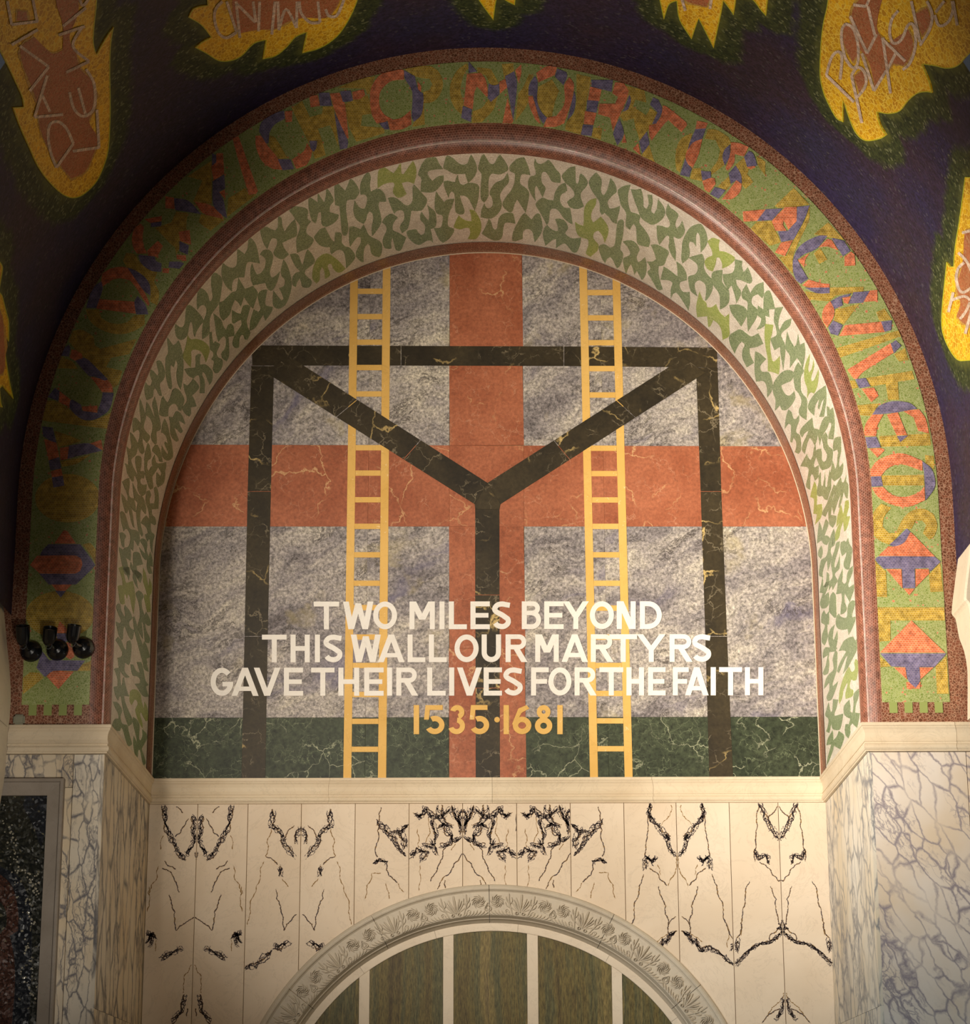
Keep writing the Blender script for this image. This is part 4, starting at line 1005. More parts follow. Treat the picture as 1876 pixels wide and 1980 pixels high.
# ================================================================ three spotlights on the left springing
def lathe(name, prof_, mat, parent, mtx, n=28):
    V, F = [], []
    for (r_, h_) in prof_:
        for i in range(n): a = 2*math.pi*i/n; V.append(mtx @ Vector((r_*math.cos(a), r_*math.sin(a), h_)))
    for j in range(len(prof_)-1):
        for i in range(n): F.append((j*n+i, j*n+(i+1) % n, (j+1)*n+(i+1) % n, (j+1)*n+i))
    F += [tuple(range(n))[::-1], tuple(range((len(prof_)-1)*n, len(prof_)*n))]
    return mesh(name, V, F, mat, parent, smooth=False)
def axis_m(o, d):
    q = Vector(d).to_track_quat('Z', 'Y').to_matrix().to_4x4(); return Matrix.Translation(Vector(o)) @ q
SP = [((450, 808), (322, 440), (330, 690), 'left of three, tilted away to the left, beside the side arch', 0.42),
      ((822, 790), (716, 470), (690, 690), 'middle of three, its open front tilted toward the viewer', 0.5),
      ((1190, 760), (1058, 430), (1035, 650), 'right of three, nearest the red roll of the arch', 0.30)]
for i, (bc, top, bot, lab, tl) in enumerate(SP):
    def PX(p, y): return on_plane(p[0]/7.333, 1150+p[1]/7.333, y)
    b0 = PX(bc, YF)
    s_ = empty('spotlight', (b0.x, YF, b0.z), 'black wall spotlight, '+lab, 'lamp', 'spotlights on the left springing')
    mt = axis_m((b0.x, YF-0.0068, b0.z), (0, -1, 0))
    ds_ = lathe('wall_dish', [(0.058, 0.0), (0.064, 0.006), (0.064, 0.014), (0.058, 0.030), (0.046, 0.046), (0.030, 0.058), (0.012, 0.064)], M['metal'], s_, mt)
    for v in ((0.045, -0.028), (-0.04, -0.03)):
        lathe('screw', [(0.003, 0.0), (0.003, 0.004), (0.002, 0.005)], M['steel'], ds_, axis_m((b0.x+v[0], YF-0.042, b0.z+v[1]), (0, -1, 0)), 8)
    pt = PX(top, YF-0.17); pb = PX(bot, YF-0.12); d = (pt-pb).normalized(); d = Vector((d.x, -tl, d.z)).normalized(); L_ = (pt-pb).length
    pb = pt-d*L_
    hd = lathe('lamp_head', [(0.014, -0.012), (0.024, -0.004), (0.034, 0.012), (0.039, 0.035), (0.040, L_*0.6), (0.041, L_), (0.037, L_), (0.034, L_-0.018), (0.004, L_-0.03)], M['metal'], s_, axis_m(pb, d))
    lathe('lens', [(0.031, 0), (0.031, 0.003), (0.020, 0.006)], M['glass'], hd, axis_m(pt-d*0.020, d), 20)
    # curved arm from dish to head, and the small bent handle
    a = Vector((b0.x, YF-0.055, b0.z)); mid = (a+pb)/2+Vector((0, -0.02, -0.012)); V, F = [], []
    path = [a, a.lerp(mid, .5), mid, mid.lerp(pb, .5), pb]
    for j, p in enumerate(path):
        t = (path[min(4, j+1)]-path[max(0, j-1)]).normalized(); mm = axis_m(p, t)
        for q in range(10): an = 2*math.pi*q/10; V.append(mm @ Vector((0.013*math.cos(an), 0.013*math.sin(an), 0)))
    for j in range(4):
        for q in range(10): F.append((j*10+q, j*10+(q+1) % 10, (j+1)*10+(q+1) % 10, (j+1)*10+q))
    mesh('arm', V, F, M['metal'], s_, smooth=True)
    V, F = [], []; c = pb+Vector((0.004, -0.02, -0.012)); NB = 14
    for j in range(NB):
        an = math.radians(170+ (200)*j/(NB-1)); p = c+Vector((0.019*math.cos(an), 0, 0.024*math.sin(an))); t = Vector((-math.sin(an), 0, math.cos(an))); mm = axis_m(p, t)
        for q in range(6): bn = 2*math.pi*q/6; V.append(mm @ Vector((0.0016*math.cos(bn), 0.0016*math.sin(bn), 0)))
    for j in range(NB-1):
        for q in range(6): F.append((j*6+q, j*6+(q+1) % 6, (j+1)*6+(q+1) % 6, (j+1)*6+q))
    o = mesh('wire_handle', V, F, M['steel'], s_, smooth=True); o['label'] = 'thin grey curved wire handle'
bx = empty('junction_box', (-2.66, YF, ZL), 'small grey box with rounded top standing on the left moulding', 'box')
bxo = box('box_body', (-2.698, YF-0.034, ZL), (-2.632, YF-0.0075, ZL+0.060), M['box'], bx, 0.010)

# ================================================================ ends of the side arches
def side_arch(pts, y0, y1, name, lab):
    P = [xz(px, py, y1) for px, py in smooth_poly(pts, 50, 3)]
    o = extrude(name, P, y0, y1, M['arch'], None, 0.012); tag(o, kind='structure'); return o
sa = side_arch([(-3, 1110), (6, 1165), (12, 1230), (18, 1290), (21, 1340), (19, 1385), (16, 1406), (-90, 1406), (-90, 1110)], YF-0.5, YF-0.09, 'trim_6', '')
sb = side_arch([(16, 1408), (13, 1440), (9, 1500), (0, 1556), (-90, 1570), (-90, 1408)], YF-0.5, YF-0.09, 'trim_7', '')
sc2 = side_arch([(1890, 900), (1876, 965), (1868, 1005), (1856.5, 1058), (1847, 1125), (1840.5, 1186), (1848, 1197), (1855, 1233), (1865, 1261), (1871, 1300), (1871, 1393), (1990, 1393), (1990, 900)], YF-0.42, YF-0.05, 'trim_8', '')
# ================================================================ leaf mosaic under the arch
leafm = empty('leaf_mosaic', (0, -0.9, -1.37), 'green leaf shapes in mosaic covering the cream underside of the big arch', 'mosaic')
LT = {'A': (720, 280, 7.817), 'B': (940, 280, 7.817), 'C': (1150, 320, 7.817), 'Z': (1240, 400, 4.69), 'E': (1450, 640, 8.25), 'F': (1530, 860, 9.9), 'G': (1560, 1040, 9.43), 'H': (1570, 1240, 7.618),
      'a': (540, 300, 7.817), 'b': (400, 380, 7.617), 'c': (290, 520, 8.25), 'd': (230, 700, 9.0), 'e': (220, 900, 9.43), 'f': (210, 1090, 9.9), 'g': (205, 1280, 9.0)}
LEAVES = '''
A* 80,655 80,480 100,380 165,330 230,370 320,430 380,350 432,255 442,430 470,445 530,360 615,235 660,340 665,450 630,590 540,555 445,575 470,640 520,740 440,790 370,790 310,710 335,600 300,565 180,590
A 690,445 740,310 800,220 870,180 960,190 1010,280 1070,365 960,370 860,390 835,430 870,500 910,545 990,480 1080,460 1070,560 960,690 860,720 730,705 735,580 745,530 725,485
A 1075,350 1085,280 1110,190 1140,155 1220,200 1310,280 1380,300 1440,275 1470,190 1495,145 1550,240 1585,350 1560,450 1510,520 1450,575 1420,500 1405,435 1300,440 1220,430 1140,385
A 1600,365 1620,260 1650,170 1690,140 1735,210 1780,280 1840,285 1900,180 1935,150 2010,250 2058,360 2010,410 1930,445 1870,440 1805,435 1765,500 1755,620 1760,760 1725,830 1690,870 1650,830 1635,760 1640,600 1650,440
A 235,805 300,790 370,810 440,860 490,905 540,915 590,880 610,820 610,720 610,640 630,600 700,670 770,750 830,830 800,920 740,990 590,995 580,1070 560,1180 530,1270 450,1335 415,1250 440,1190 475,1140 485,1070 465,1000 420,985 370,1000 330,1040 280,930
A 1075,555 1140,540 1200,555 1250,565 1270,490 1295,450 1310,540 1340,595 1390,600 1450,575 1540,580 1610,620 1615,720 1590,870 1550,995 1500,900 1460,820 1400,770 1325,765 1350,860 1395,990 1380,1040 1320,1050 1260,1010 1250,900 1240,740 1200,700 1170,740 1150,800 1120,720 1085,630
A 965,700 1020,780 1085,865 1140,825 1240,815 1210,920 1170,1010 1145,1120 1150,1230 1230,1265 1230,1320 1160,1420 1070,1480 1010,1430 960,1330 930,1260 1030,1250 1060,1170 1060,1070 980,1040 945,960 945,820
A 830,905 880,950 950,1010 970,1120 965,1200 940,1250 880,1270 900,1350 920,1480 880,1445 810,1455 720,1510 640,1490 560,1420 520,1340 530,1300 660,1275 690,1320 740,1365 790,1330 795,1220 760,1170 725,1130 725,1060 745,1010 800,1090 850,1145 860,1060 850,980
A 145,1170 200,1090 290,1040 385,1095 340,1150 310,1210 315,1290 400,1330 515,1400 480,1480 430,1590 360,1590 330,1510 305,1400 285,1480 290,1560 250,1570 180,1550 155,1460 175,1380 215,1290 200,1220
A* 1230,1245 1250,1180 1305,1065 1370,1120 1440,1150 1500,1155 1490,1050 1465,980 1540,990 1600,1070 1645,1180 1640,1300 1570,1420 1440,1420 1470,1370 1480,1310 1460,1255 1400,1255 1320,1275
B -65,1340 -10,1240 40,1115 75,1160 100,1250 135,1285 165,1260 180,1170 210,1080 290,1030 370,1025 415,1050 445,1190 360,1175 290,1180 265,1240 250,1370 210,1430 130,1445 40,1410
B 325,420 345,500 340,570 280,640 220,730 215,800 240,890 220,980 160,1060 80,1110 -20,1105 -80,1090 -70,990 -25,880 0,940 50,960 95,920 100,850 85,790 50,730 90,640 150,570 260,520
B 350,340 390,280 470,210 575,185 620,280 650,360 670,455 550,440 520,500 520,590 600,650 650,720 640,850 600,1030 540,930 470,825 430,900 400,1000 340,1010 245,905 300,790 370,700 420,600 435,500 430,430 370,400
B 740,200 770,270 830,290 890,260 945,230 1000,280 1060,370 1120,440 1130,520 1125,575 1040,565 990,545 950,470 900,410 850,420 835,500 850,580 900,650 880,730 855,795 810,700 765,615 740,650 740,760 755,855 690,760 640,650 635,560 670,480 740,460 750,400 725,300
B 1145,475 1200,400 1270,340 1350,325 1355,450 1360,570 1380,595 1405,540 1415,450 1440,435 1500,490 1540,575 1500,650 1440,720 1435,800 1480,930 1400,965 1320,960 1260,930 1225,860 1270,820 1330,780 1330,710 1280,640 1210,580
C -87,262 -62,190 -20,140 23,102 90,180 110,260 95,360 115,435 145,445 190,370 215,280 240,190 300,260 335,390 270,450 200,540 205,600 230,650 310,640 385,605 375,690 350,780 335,880 270,850 220,780 150,715 110,745 80,690 75,560 30,480 -42,377
B 750,905 790,840 860,800 940,830 1020,840 1035,740 1080,650 1130,600 1200,570 1225,690 1150,740 1120,800 1130,880 1180,945 1240,955 1270,960 1290,1060 1310,1200 1250,1170 1170,1100 1110,1010 1050,965 980,975 960,1060 950,1160 920,1215 860,1100 810,1010
B* 1345,1165 1400,1200 1470,1225 1480,1130 1480,1000 1510,900 1580,830 1670,805 1660,900 1600,1010 1590,1110 1620,1175 1680,1130 1735,1085 1800,1160 1850,1260 1840,1370 1795,1480 1760,1370 1700,1295 1640,1320 1620,1390 1650,1450 1700,1510 1690,1590 1640,1640 1580,1690 1510,1640 1530,1570 1550,1500 1540,1430 1480,1410 1400,1370 1360,1290
B 395,1400 420,1290 480,1170 545,1060 590,1030 640,1080 690,1130 730,1070 780,1035 820,1060 850,1180 850,1290 800,1390 735,1470 720,1400 700,1310 640,1270 575,1290 555,1350 555,1420 500,1435 450,1455 400,1450
B 865,1400 860,1320 890,1240 930,1215 970,1260 1040,1300 1090,1300 1080,1220 1045,1120 1110,1115 1180,1140 1220,1190 1240,1260 1200,1330 1230,1375 1310,1415 1440,1400 1420,1520 1370,1620 1310,1620 1260,1560 1195,1490 1130,1510 1060,1560 1060,1480 1060,1420 1000,1440 900,1525
C 60,1240 90,1200 150,1190 200,1220 250,1240 300,1200 320,1090 330,960 350,850 400,815 440,840 440,950 425,1080 400,1190 390,1270 430,1330 420,1430 380,1520 340,1550 310,1500 280,1430 240,1380 190,1410 160,1475 110,1400
C 350,380 400,330 470,300 545,290 510,420 505,520 520,620 550,700 600,715 690,760 675,860 760,970 820,1070 840,1150 820,1230 750,1220 650,1180 635,1050 625,930 590,880 560,920 535,970 470,910 480,760 460,680 400,600 370,480
C 550,355 620,365 700,350 730,450 740,560 740,620 780,655 815,600 815,520 800,440 870,445 880,560 860,640 860,700 900,730 940,650 950,570 960,510 1010,570 1060,660 1060,750 990,840 880,895 780,850 700,780 650,650 590,490
C 1110,575 1150,640 1220,690 1270,750 1240,820 1220,890 1240,950 1290,900 1325,830 1350,910 1365,990 1330,1070 1270,1105 1190,1070 1210,1180 1230,1300 1225,1440 1170,1360 1120,1240 1130,1150 1130,1070 1090,1060 1040,1120 980,1200 950,1100 940,980 940,905 1030,915 1100,940 1140,900 1130,830 1080,730 1085,650
C 1610,885 1670,970 1705,1080 1705,1160 1670,1240 1605,1315 1600,1200 1590,1060 1560,1010 1535,1060 1535,1220 1490,1160 1440,1150 1425,1210 1440,1300 1420,1400 1330,1480 1310,1400 1320,1270 1330,1150 1380,1030 1440,940 1520,895
C 425,1150 500,1130 580,1140 640,1190 680,1270 650,1340 635,1400 660,1460 700,1440 760,1385 785,1470 785,1590 760,1680 715,1730 690,1680 640,1590 600,1650 580,1560 550,1490 510,1550 475,1640 450,1550 430,1410 500,1370 540,1330 500,1230
C 850,1200 920,1190 980,1210 1060,1250 1125,1310 1090,1400 1050,1500 970,1520 965,1620 990,1740 1030,1870 960,1880 900,1790 850,1700 800,1610 840,1560 830,1510 790,1450 870,1450 930,1415 900,1310
Z 320,495 370,530 410,600 415,665 360,680 350,720 380,770 440,770 445,860 430,940 400,890 350,810 320,775 290,790 270,830 270,740 285,690 250,665 175,660 190,600 205,540 260,575 330,630 330,560
Z 430,460 490,440 555,425 575,480 570,550 600,610 650,670 645,760 600,840 580,850 590,760 580,700 530,665 490,690 490,740 510,810 450,760 430,680 430,630 490,610 515,560 500,510
Z* 600,310 650,280 715,300 705,350 710,400 770,410 840,450 850,480 800,530 735,560 735,510 710,460 685,460 675,520 650,585 600,560 575,500 600,460 645,440 640,390
Z 640,610 670,580 740,570 735,650 740,690 790,750 800,770 800,850 780,890 740,920 715,930 715,830 700,770 650,700
Z 850,475 920,490 915,540 930,590 970,545 1005,640 1005,680 980,695 910,665 860,660 870,710 910,780 865,875 850,800 820,710 790,750 750,680 740,610 820,600 850,550
Z 955,700 990,780 1040,710 1110,680 1115,790 1100,830 1060,790 1010,820 1005,880 1055,930 1050,1000 970,1130 960,1000 965,930 965,860 920,830 915,770
Z 1115,800 1140,760 1170,765 1200,850 1215,925 1160,930 1165,1000 1125,985 1130,1060 1090,1100 1045,1115 1080,1060 1090,1010 1060,985 1060,895 1110,930
Z 800,890 880,885 940,910 965,950 955,1000 910,1085 870,1030 820,960
Z* 530,765 560,840 590,870 600,910 640,910 680,880 710,950 760,1000 800,965 800,1080 800,1170 740,1205 730,1120 700,1060 655,1025 630,1080 610,1090 600,990 510,1000 500,900
Z 1215,915 1290,905 1260,980 1245,1060 1255,1120 1300,1040 1365,1010 1350,1080 1290,1130 1270,1170 1310,1270 1290,1480 1270,1360 1260,1270 1210,1300 1180,1220 1180,1190 1230,1160 1220,1080 1205,1030
Z* 1125,1060 1200,1070 1190,1140 1175,1200 1170,1270 1190,1390 1210,1400 1260,1350 1260,1440 1250,1520 1200,1500 1150,1490 1150,1380 1130,1270 1120,1160
Z 800,1170 850,1130 900,1110 960,1150 1000,1175 1065,1145 1110,1240 1050,1270 985,1280 990,1340 1025,1415 960,1455 920,1370 920,1300 940,1250 915,1220 880,1260 850,1330 810,1250
Z 1325,1130 1350,1200 1390,1270 1410,1240 1425,1150 1440,1250 1480,1230 1490,1300 1480,1400 1465,1470 1440,1400 1415,1370 1350,1460 1350,1350 1310,1280
Z 1035,1310 1080,1330 1135,1380 1090,1430 1080,1460 1100,1495 1160,1500 1190,1580 1190,1660 1145,1730 1140,1630 1110,1580 1045,1585 1030,1500 1030,1400
Z 1195,1620 1230,1550 1290,1490 1350,1480 1385,1500 1370,1570 1310,1600 1270,1620 1280,1650 1310,1700 1350,1710 1390,1670 1400,1730 1370,1790 1320,1840 1280,1840 1260,1800 1215,1850 1220,1750 1200,1690
E 775,500 830,570 865,640 820,730 815,850 830,980 910,1080 920,1200 905,1420 830,1370 790,1320 790,1240 820,1180 825,1090 780,990 730,930 705,800 700,680 735,560
E* 960,365 955,480 935,600 945,660 990,610 1020,460 1030,570 985,730 985,800 1030,780 1100,610 1105,700 1080,880 1030,1000 990,980 950,1000 920,1070 920,920 880,800 870,650 900,500
E 1215,865 1225,980 1225,1100 1200,1280 1185,1370 1110,1370 1150,1250 1185,1080 1150,1130 1110,1250 1090,1220 1110,1080 1050,1190 1030,1350 960,1280 930,1200 980,1080 1080,960
E 1000,1380 1010,1460 1030,1550 1080,1560 1110,1580 1150,1450 1200,1370 1240,1360 1230,1200 1270,1220 1280,1260 1330,1220 1350,1350 1360,1480 1350,1620 1335,1730 1255,1720 1265,1640 1300,1540 1300,1470 1270,1460 1240,1540 1200,1610 1150,1700 1120,1830 1090,1650 1070,1750 1040,1830 1000,1750 960,1700 920,1800 880,1960 835,1900 850,1800 900,1690 940,1590 880,1630 840,1700 805,1640 820,1560 900,1470
E 620,1250 670,1300 700,1400 740,1400 790,1340 790,1430 750,1540 745,1620 800,1660 820,1780 820,1900 780,1960 720,1930 745,1850 740,1760 700,1700 680,1780 650,1760 660,1650 660,1500 620,1480 560,1560 570,1450 590,1330
E 1215,1615 1245,1680 1240,1780 1280,1870 1320,1890 1310,1980 1250,1980 1200,1890 1170,1790 1155,1690
E 1350,1720 1400,1690 1455,1685 1460,1780 1450,1960 1420,1960 1400,1890 1340,1920 1330,1850
F 480,120 520,80 580,75 590,170 595,290 630,330 680,280 690,170 660,120 620,50 620,0 700,0 720,30 760,60 800,100 800,220 780,360 730,440 600,490 560,440 510,310 480,220
F 305,175 340,260 380,290 420,200 440,60 470,0 475,100 480,230 440,370 450,440 530,390 530,520 520,620 460,690 430,600 400,555 370,620 370,760 370,860 300,820 290,750 320,620 340,480 310,430 180,410 240,290
F 800,310 830,400 850,470 880,380 890,240 905,130 880,80 810,120 820,30 870,0 960,0 960,120 920,330 930,430 1000,340 1000,450 960,600 830,700 780,640 760,540 780,400
F 570,520 580,780 610,790 640,640 650,530 660,650 655,800 690,810 720,600 740,480 770,580 770,700 770,800 760,870 730,960 700,1060 640,1040 600,980 540,990 500,950 500,850 530,720 530,600
F 950,620 980,720 1010,720 1060,580 1060,700 1095,760 1100,850 1085,1030 1050,1010 1010,900 975,1060 930,1210 910,1190 960,930 900,1080 820,1330 790,1190 800,1060 840,920 860,800
F 820,760 855,790 850,900 800,1000 790,1150 760,1340 870,1360 860,1480 800,1590 740,1530 720,1420 715,1260 660,1380 600,1340 610,1270 690,1120 750,950
F* 450,700 490,800 500,1000 490,1150 590,1130 600,1250 570,1400 460,1530 500,1330 430,1320 440,1180 440,1040 370,1000 400,860
F* 940,1200 960,1150 1000,1330 1020,1250 1040,1080 1100,1060 1110,1180 1060,1370 1130,1370 1100,1500 1060,1620 1020,1660 1000,1460 950,1620 920,1780 850,1850 850,1700 940,1470 870,1580 880,1430 910,1300
F 540,1470 580,1560 600,1650 640,1500 670,1420 720,1500 690,1610 640,1740 700,1740 740,1800 690,1920 630,1900 580,1830 500,1890 510,1720
F 820,1610 845,1720 840,1900 760,1980 740,1860 770,1720
G 625,90 690,50 720,80 760,0 780,100 830,190 830,280 810,400 780,560 740,580 690,540 680,450 720,330 730,250 690,300 650,330 620,230
G 270,140 295,220 290,300 265,385 210,310 230,210
G 430,0 520,0 510,80 450,180 440,260 460,340 440,450 390,600 380,480 375,400 340,470 300,600 290,720 230,680 240,540 270,400 350,350 390,240 400,120
G 545,90 610,60 600,150 560,280 520,420 510,530 530,545 580,420 610,290 610,430 600,560 520,650 530,710 570,780 540,830 480,950 460,870 410,960 410,850 350,900 320,890 350,810 420,790 480,700 450,500 470,350 520,200
G 370,625 410,660 415,760 410,830 370,960 320,1060 400,990 415,1080 410,1200 350,1280 280,1290 245,1210 260,1130 300,1010 240,1000 260,880 300,690 305,880 350,840 365,720
G 660,560 660,700 650,800 690,840 730,800 740,680 780,570 850,510 840,620 790,760 760,850 770,910 880,830 860,960 820,1080 790,1170 750,1100 700,1010 690,1080 700,1180 735,1290 690,1370 620,1400 630,1250 650,1120 640,1010 540,1030 560,930 580,760
G 485,985 530,1040 540,1200 545,1440 510,1460 440,1380 410,1330 420,1180 440,1050
G 320,1320 360,1400 410,1340 415,1460 410,1580 380,1580 380,1700 390,1790 360,1900 330,1960 280,1900 290,1750 340,1600 270,1540 280,1400
G 550,1440 590,1380 620,1430 700,1460 740,1430 750,1280 780,1190 840,1140 890,1150 880,1240 840,1360 830,1450 900,1430 880,1530 820,1680 770,1770 750,1660 660,1680 570,1650 535,1560
G 515,1580 490,1700 480,1840 500,1860 560,1700 570,1800 560,1900 540,2000 430,2000 400,1880 400,1770 440,1660
H 265,92 370,92 370,110 330,150 260,160 250,250 260,330 240,470 190,500 165,470 200,380 220,300 240,200 170,250 165,180 200,90
H 400,145 440,60 480,-10 560,-60 610,-70 640,-10 700,-60 700,-10 660,30 680,60 660,140 600,260 530,390 460,480 480,410 530,210 500,240 430,400 400,465 375,440 420,310 510,150 460,135
H 350,120 380,180 375,300 370,410 340,520 310,620 310,665 370,610 390,590 350,720 290,860 240,880 220,820 260,720 260,600 210,670 180,700 210,560 260,480 320,420 320,340 310,270 330,190
H* 550,375 580,440 600,450 640,410 630,320 650,260 690,300 690,390 660,560 620,580 580,560 560,640 570,700 610,720 600,810 500,850 500,760 530,640 520,610 470,720 450,830 410,920 400,850 420,700 460,560 510,440
H 555,860 570,960 575,1040 605,1050 620,930 620,780 690,700 700,710 690,820 650,940 640,1050 710,1060 690,1180 670,1275 600,1210 570,1250 570,1350 540,1430 500,1380 490,1290 500,1220 550,1220 570,1140 510,1110 475,1060 480,950
H 315,850 390,860 370,970 335,1060 340,1100 465,1065 450,1170 420,1290 380,1310 310,1290 290,1210 260,1350 215,1330 240,1250 250,1150 200,1090 220,1000 250,900 280,1040 300,1030 310,950
H 310,1310 320,1400 320,1460 370,1400 400,1320 480,1385 460,1490 420,1590 330,1540 310,1620 260,1750 220,1830 240,1700 290,1520 220,1530 240,1430
a 1220,520 1230,430 1270,330 1345,240 1385,330 1370,430 1385,550 1440,520 1490,505 1550,530 1600,600 1620,700 1510,705 1500,760 1530,880 1545,1000 1500,1100 1405,1225 1395,1100 1420,960 1400,870 1360,850 1330,900 1310,980 1275,1035 1200,1000 1140,930 1120,820 1140,680 1190,760 1240,805 1300,790 1330,650 1290,595 1230,595
a 835,440 880,410 930,470 1000,535 1040,440 1075,340 1150,420 1215,540 1180,620 1140,665 1030,680 1010,780 1020,920 1045,1100 1020,1200 980,1220 950,1180 930,1000 910,770 845,755 835,600
a 450,620 520,670 580,710 580,560 630,640 680,710 705,600 710,490 770,560 825,680 770,760 760,860 850,885 900,900 880,970 800,1040 700,1080 640,1040 635,940 630,860 590,870 560,1010 530,1020 490,980 450,830 440,700
a 150,780 210,765 300,780 400,800 440,850 425,950 480,1000 420,1080 410,1170 460,1220 520,1270 490,1350 430,1410 340,1440 270,1475 260,1380 260,1260 300,1150 310,1060 250,980 200,900 150,840
a 525,1250 560,1190 620,1120 695,1090 740,1180 790,1270 835,1310 845,1180 890,1165 945,1190 945,1310 1000,1380 1070,1400 1150,1520 1100,1620 1010,1710 1005,1600 980,1480 930,1430 860,1440 790,1500 770,1450 770,1390 680,1385 600,1350
a 1060,1085 1120,1075 1230,1120 1275,1045 1310,1110 1350,1200 1420,1250 1520,1300 1560,1380 1530,1520 1460,1530 1390,1480 1370,1370 1335,1335 1290,1400 1275,1500 1275,1610 1240,1610 1160,1530 1170,1440 1230,1330 1230,1240 1180,1240 1120,1310 1070,1385 1055,1300 1055,1180
a* 500,1860 510,1720 560,1590 640,1510 720,1485 800,1520 900,1600 1000,1710 950,1760 880,1770 820,1720 790,1650 750,1640 730,1680 770,1810 690,1870 680,1750 645,1690 615,1760 610,1880 560,1940
a 160,1500 230,1485 290,1510 320,1590 350,1665 370,1600 395,1500 430,1420 500,1500 540,1610 450,1690 395,1740 390,1800 440,1850 490,1900 480,1960 440,2000 350,1990 330,1920 310,1860 270,1920 250,1990 200,1960 200,1850 250,1780 320,1760 250,1690 200,1600
b 780,480 870,445 950,480 1010,500 1045,440 1045,280 1100,320 1110,420 1145,515 1220,410 1295,330 1320,420 1325,570 1230,620 1110,680 1140,760 1210,850 1120,920 1040,900 980,840 1010,760 1035,690 1025,620 960,615 920,690 890,775 840,700 800,580
b 235,965 290,1020 380,1050 440,1000 445,760 510,810 560,850 600,760 610,650 640,595 710,680 750,810 780,985 700,970 620,960 580,1000 550,1190 470,1190 400,1220 370,1300 370,1400 290,1330 230,1210 215,1100
b 780,860 820,800 880,780 940,800 975,870 960,980 930,1090 940,1170 970,1195 1030,1150 1080,1100 1040,1240 990,1350 940,1385 890,1350 860,1270 770,1290 680,1310 650,1230 640,1080 665,980 700,1080 740,1150 790,1130 850,1050 865,930 810,870
b 1130,925 1180,1000 1230,1150 1250,1300 1220,1450 1150,1600 1050,1650 980,1610 970,1500 980,1380 1040,1460 1100,1530 1130,1510 1100,1420 1060,1350 1130,1320 1150,1250 1130,1200 1100,1170 1090,1080
c 985,60 1060,65 1150,150 1145,280 1110,520 1060,610 980,720 950,830 950,1010 900,1080 835,1120 830,1000 850,850 900,690 890,610 850,575 800,590 755,650 745,540 755,380 780,300 850,320 920,400 945,500 970,515 1000,450 975,250
b 180,1555 240,1540 300,1480 370,1410 430,1390 450,1290 465,1195 520,1290 560,1360 620,1340 680,1315 750,1410 730,1500 680,1650 620,1590 545,1480 500,1620 460,1560 410,1520 370,1620 330,1740 240,1830 190,1750
b 750,1470 780,1400 840,1370 890,1375 870,1480 860,1580 890,1610 970,1625 950,1700 860,1830 830,1740 790,1800 720,1920 650,1970 630,1970 640,1830 690,1660 760,1700 790,1650 770,1580
c 1305,650 1390,700 1450,715 1480,600 1540,570 1605,590 1570,720 1540,830 1560,930 1600,1020 1550,1130 1510,1120 1490,1060 1460,1050 1430,1100 1420,1250 1360,1260 1315,1200 1340,1080 1400,980 1460,890 1450,810 1400,830 1340,870 1310,850
c 1010,705 1070,750 1140,820 1170,910 1215,975 1240,900 1290,870 1330,910 1345,1020 1345,1065 1250,1085 1260,1200 1260,1380 1220,1475 1150,1420 1140,1340 1200,1260 1210,1120 1180,1070 1140,1100 1090,1160 1060,1060 1035,880
c 575,570 650,580 740,660 855,810 800,900 740,1000 715,1090 690,1020 680,900 650,835 620,920 600,1040 550,1110 480,1130 420,1080 400,980 400,870 450,910 510,930 550,880 565,740
c* 530,1350 570,1230 590,1110 600,1050 650,1120 740,1115 850,1150 940,1240 945,1340 890,1490 860,1400 800,1310 700,1285 655,1320 660,1420 650,1570 590,1510 530,1420
c 545,1600 620,1580 720,1575 730,1480 725,1400 770,1355 815,1360 795,1440 800,1530 880,1520 960,1580 1000,1650 990,1780 950,1850 920,1780 880,1680 840,1640 830,1690 870,1780 870,1980 790,1980 800,1850 785,1710 740,1700 690,1750 610,1700
c 950,1020 985,1000 990,1080 1010,1190 1040,1150 1120,1200 1080,1290 1060,1350 1090,1410 1155,1450 1150,1560 1090,1650 1040,1665 1000,1600 1020,1480 980,1440 1010,1380 1000,1320 960,1290 950,1150
c 265,1080 300,1120 370,1220 410,1190 455,1140 490,1220 520,1350 535,1560 520,1750 490,1930 440,1830 420,1680 440,1530 410,1445 380,1570 330,1530 325,1640 350,1850 340,1920 300,1900 260,1750 245,1600 250,1420 290,1330
d 650,0 700,-30 740,0 790,120 800,220 770,310 710,380 730,500 745,590 700,580 660,500 630,450 600,490 590,600 520,650 480,660 450,560 445,430 465,350 500,400 550,410 575,330 540,230 545,120 600,160 670,240 690,190
d 460,880 480,690 530,760 570,850 630,990 600,850 580,730 620,600 650,700 680,850 710,1000 730,1150 700,1190 650,1220 660,1400 630,1440 580,1380 555,1290 580,1180 580,1080 540,980 465,920
d 705,920 705,830 740,640 770,590 800,650 845,710 890,620 930,490 990,455 1060,500 1120,600 1135,680 1080,850 1040,840 1010,760 960,725 900,750 860,820 855,940 790,950
d 1120,370 1190,410 1240,360 1290,290 1350,350 1395,440 1330,530 1270,580 1310,650 1350,770 1250,790 1250,900 1220,950 1150,900 1100,800 1170,700 1180,620 1140,500
d 870,950 940,960 980,870 1020,855 1080,900 1130,1000 1150,1090 1080,1040 1040,1020 1060,1100 1110,1200 1070,1240 1000,1170 965,1150 1000,1250 1040,1360 1000,1390 930,1330 890,1230 890,1100
d 795,985 830,1050 860,1150 880,1250 920,1420 940,1640 890,1700 830,1715 760,1660 740,1580 745,1450 790,1530 850,1610 850,1560 790,1430 800,1380 850,1420 820,1300 770,1240 735,1230 755,1080
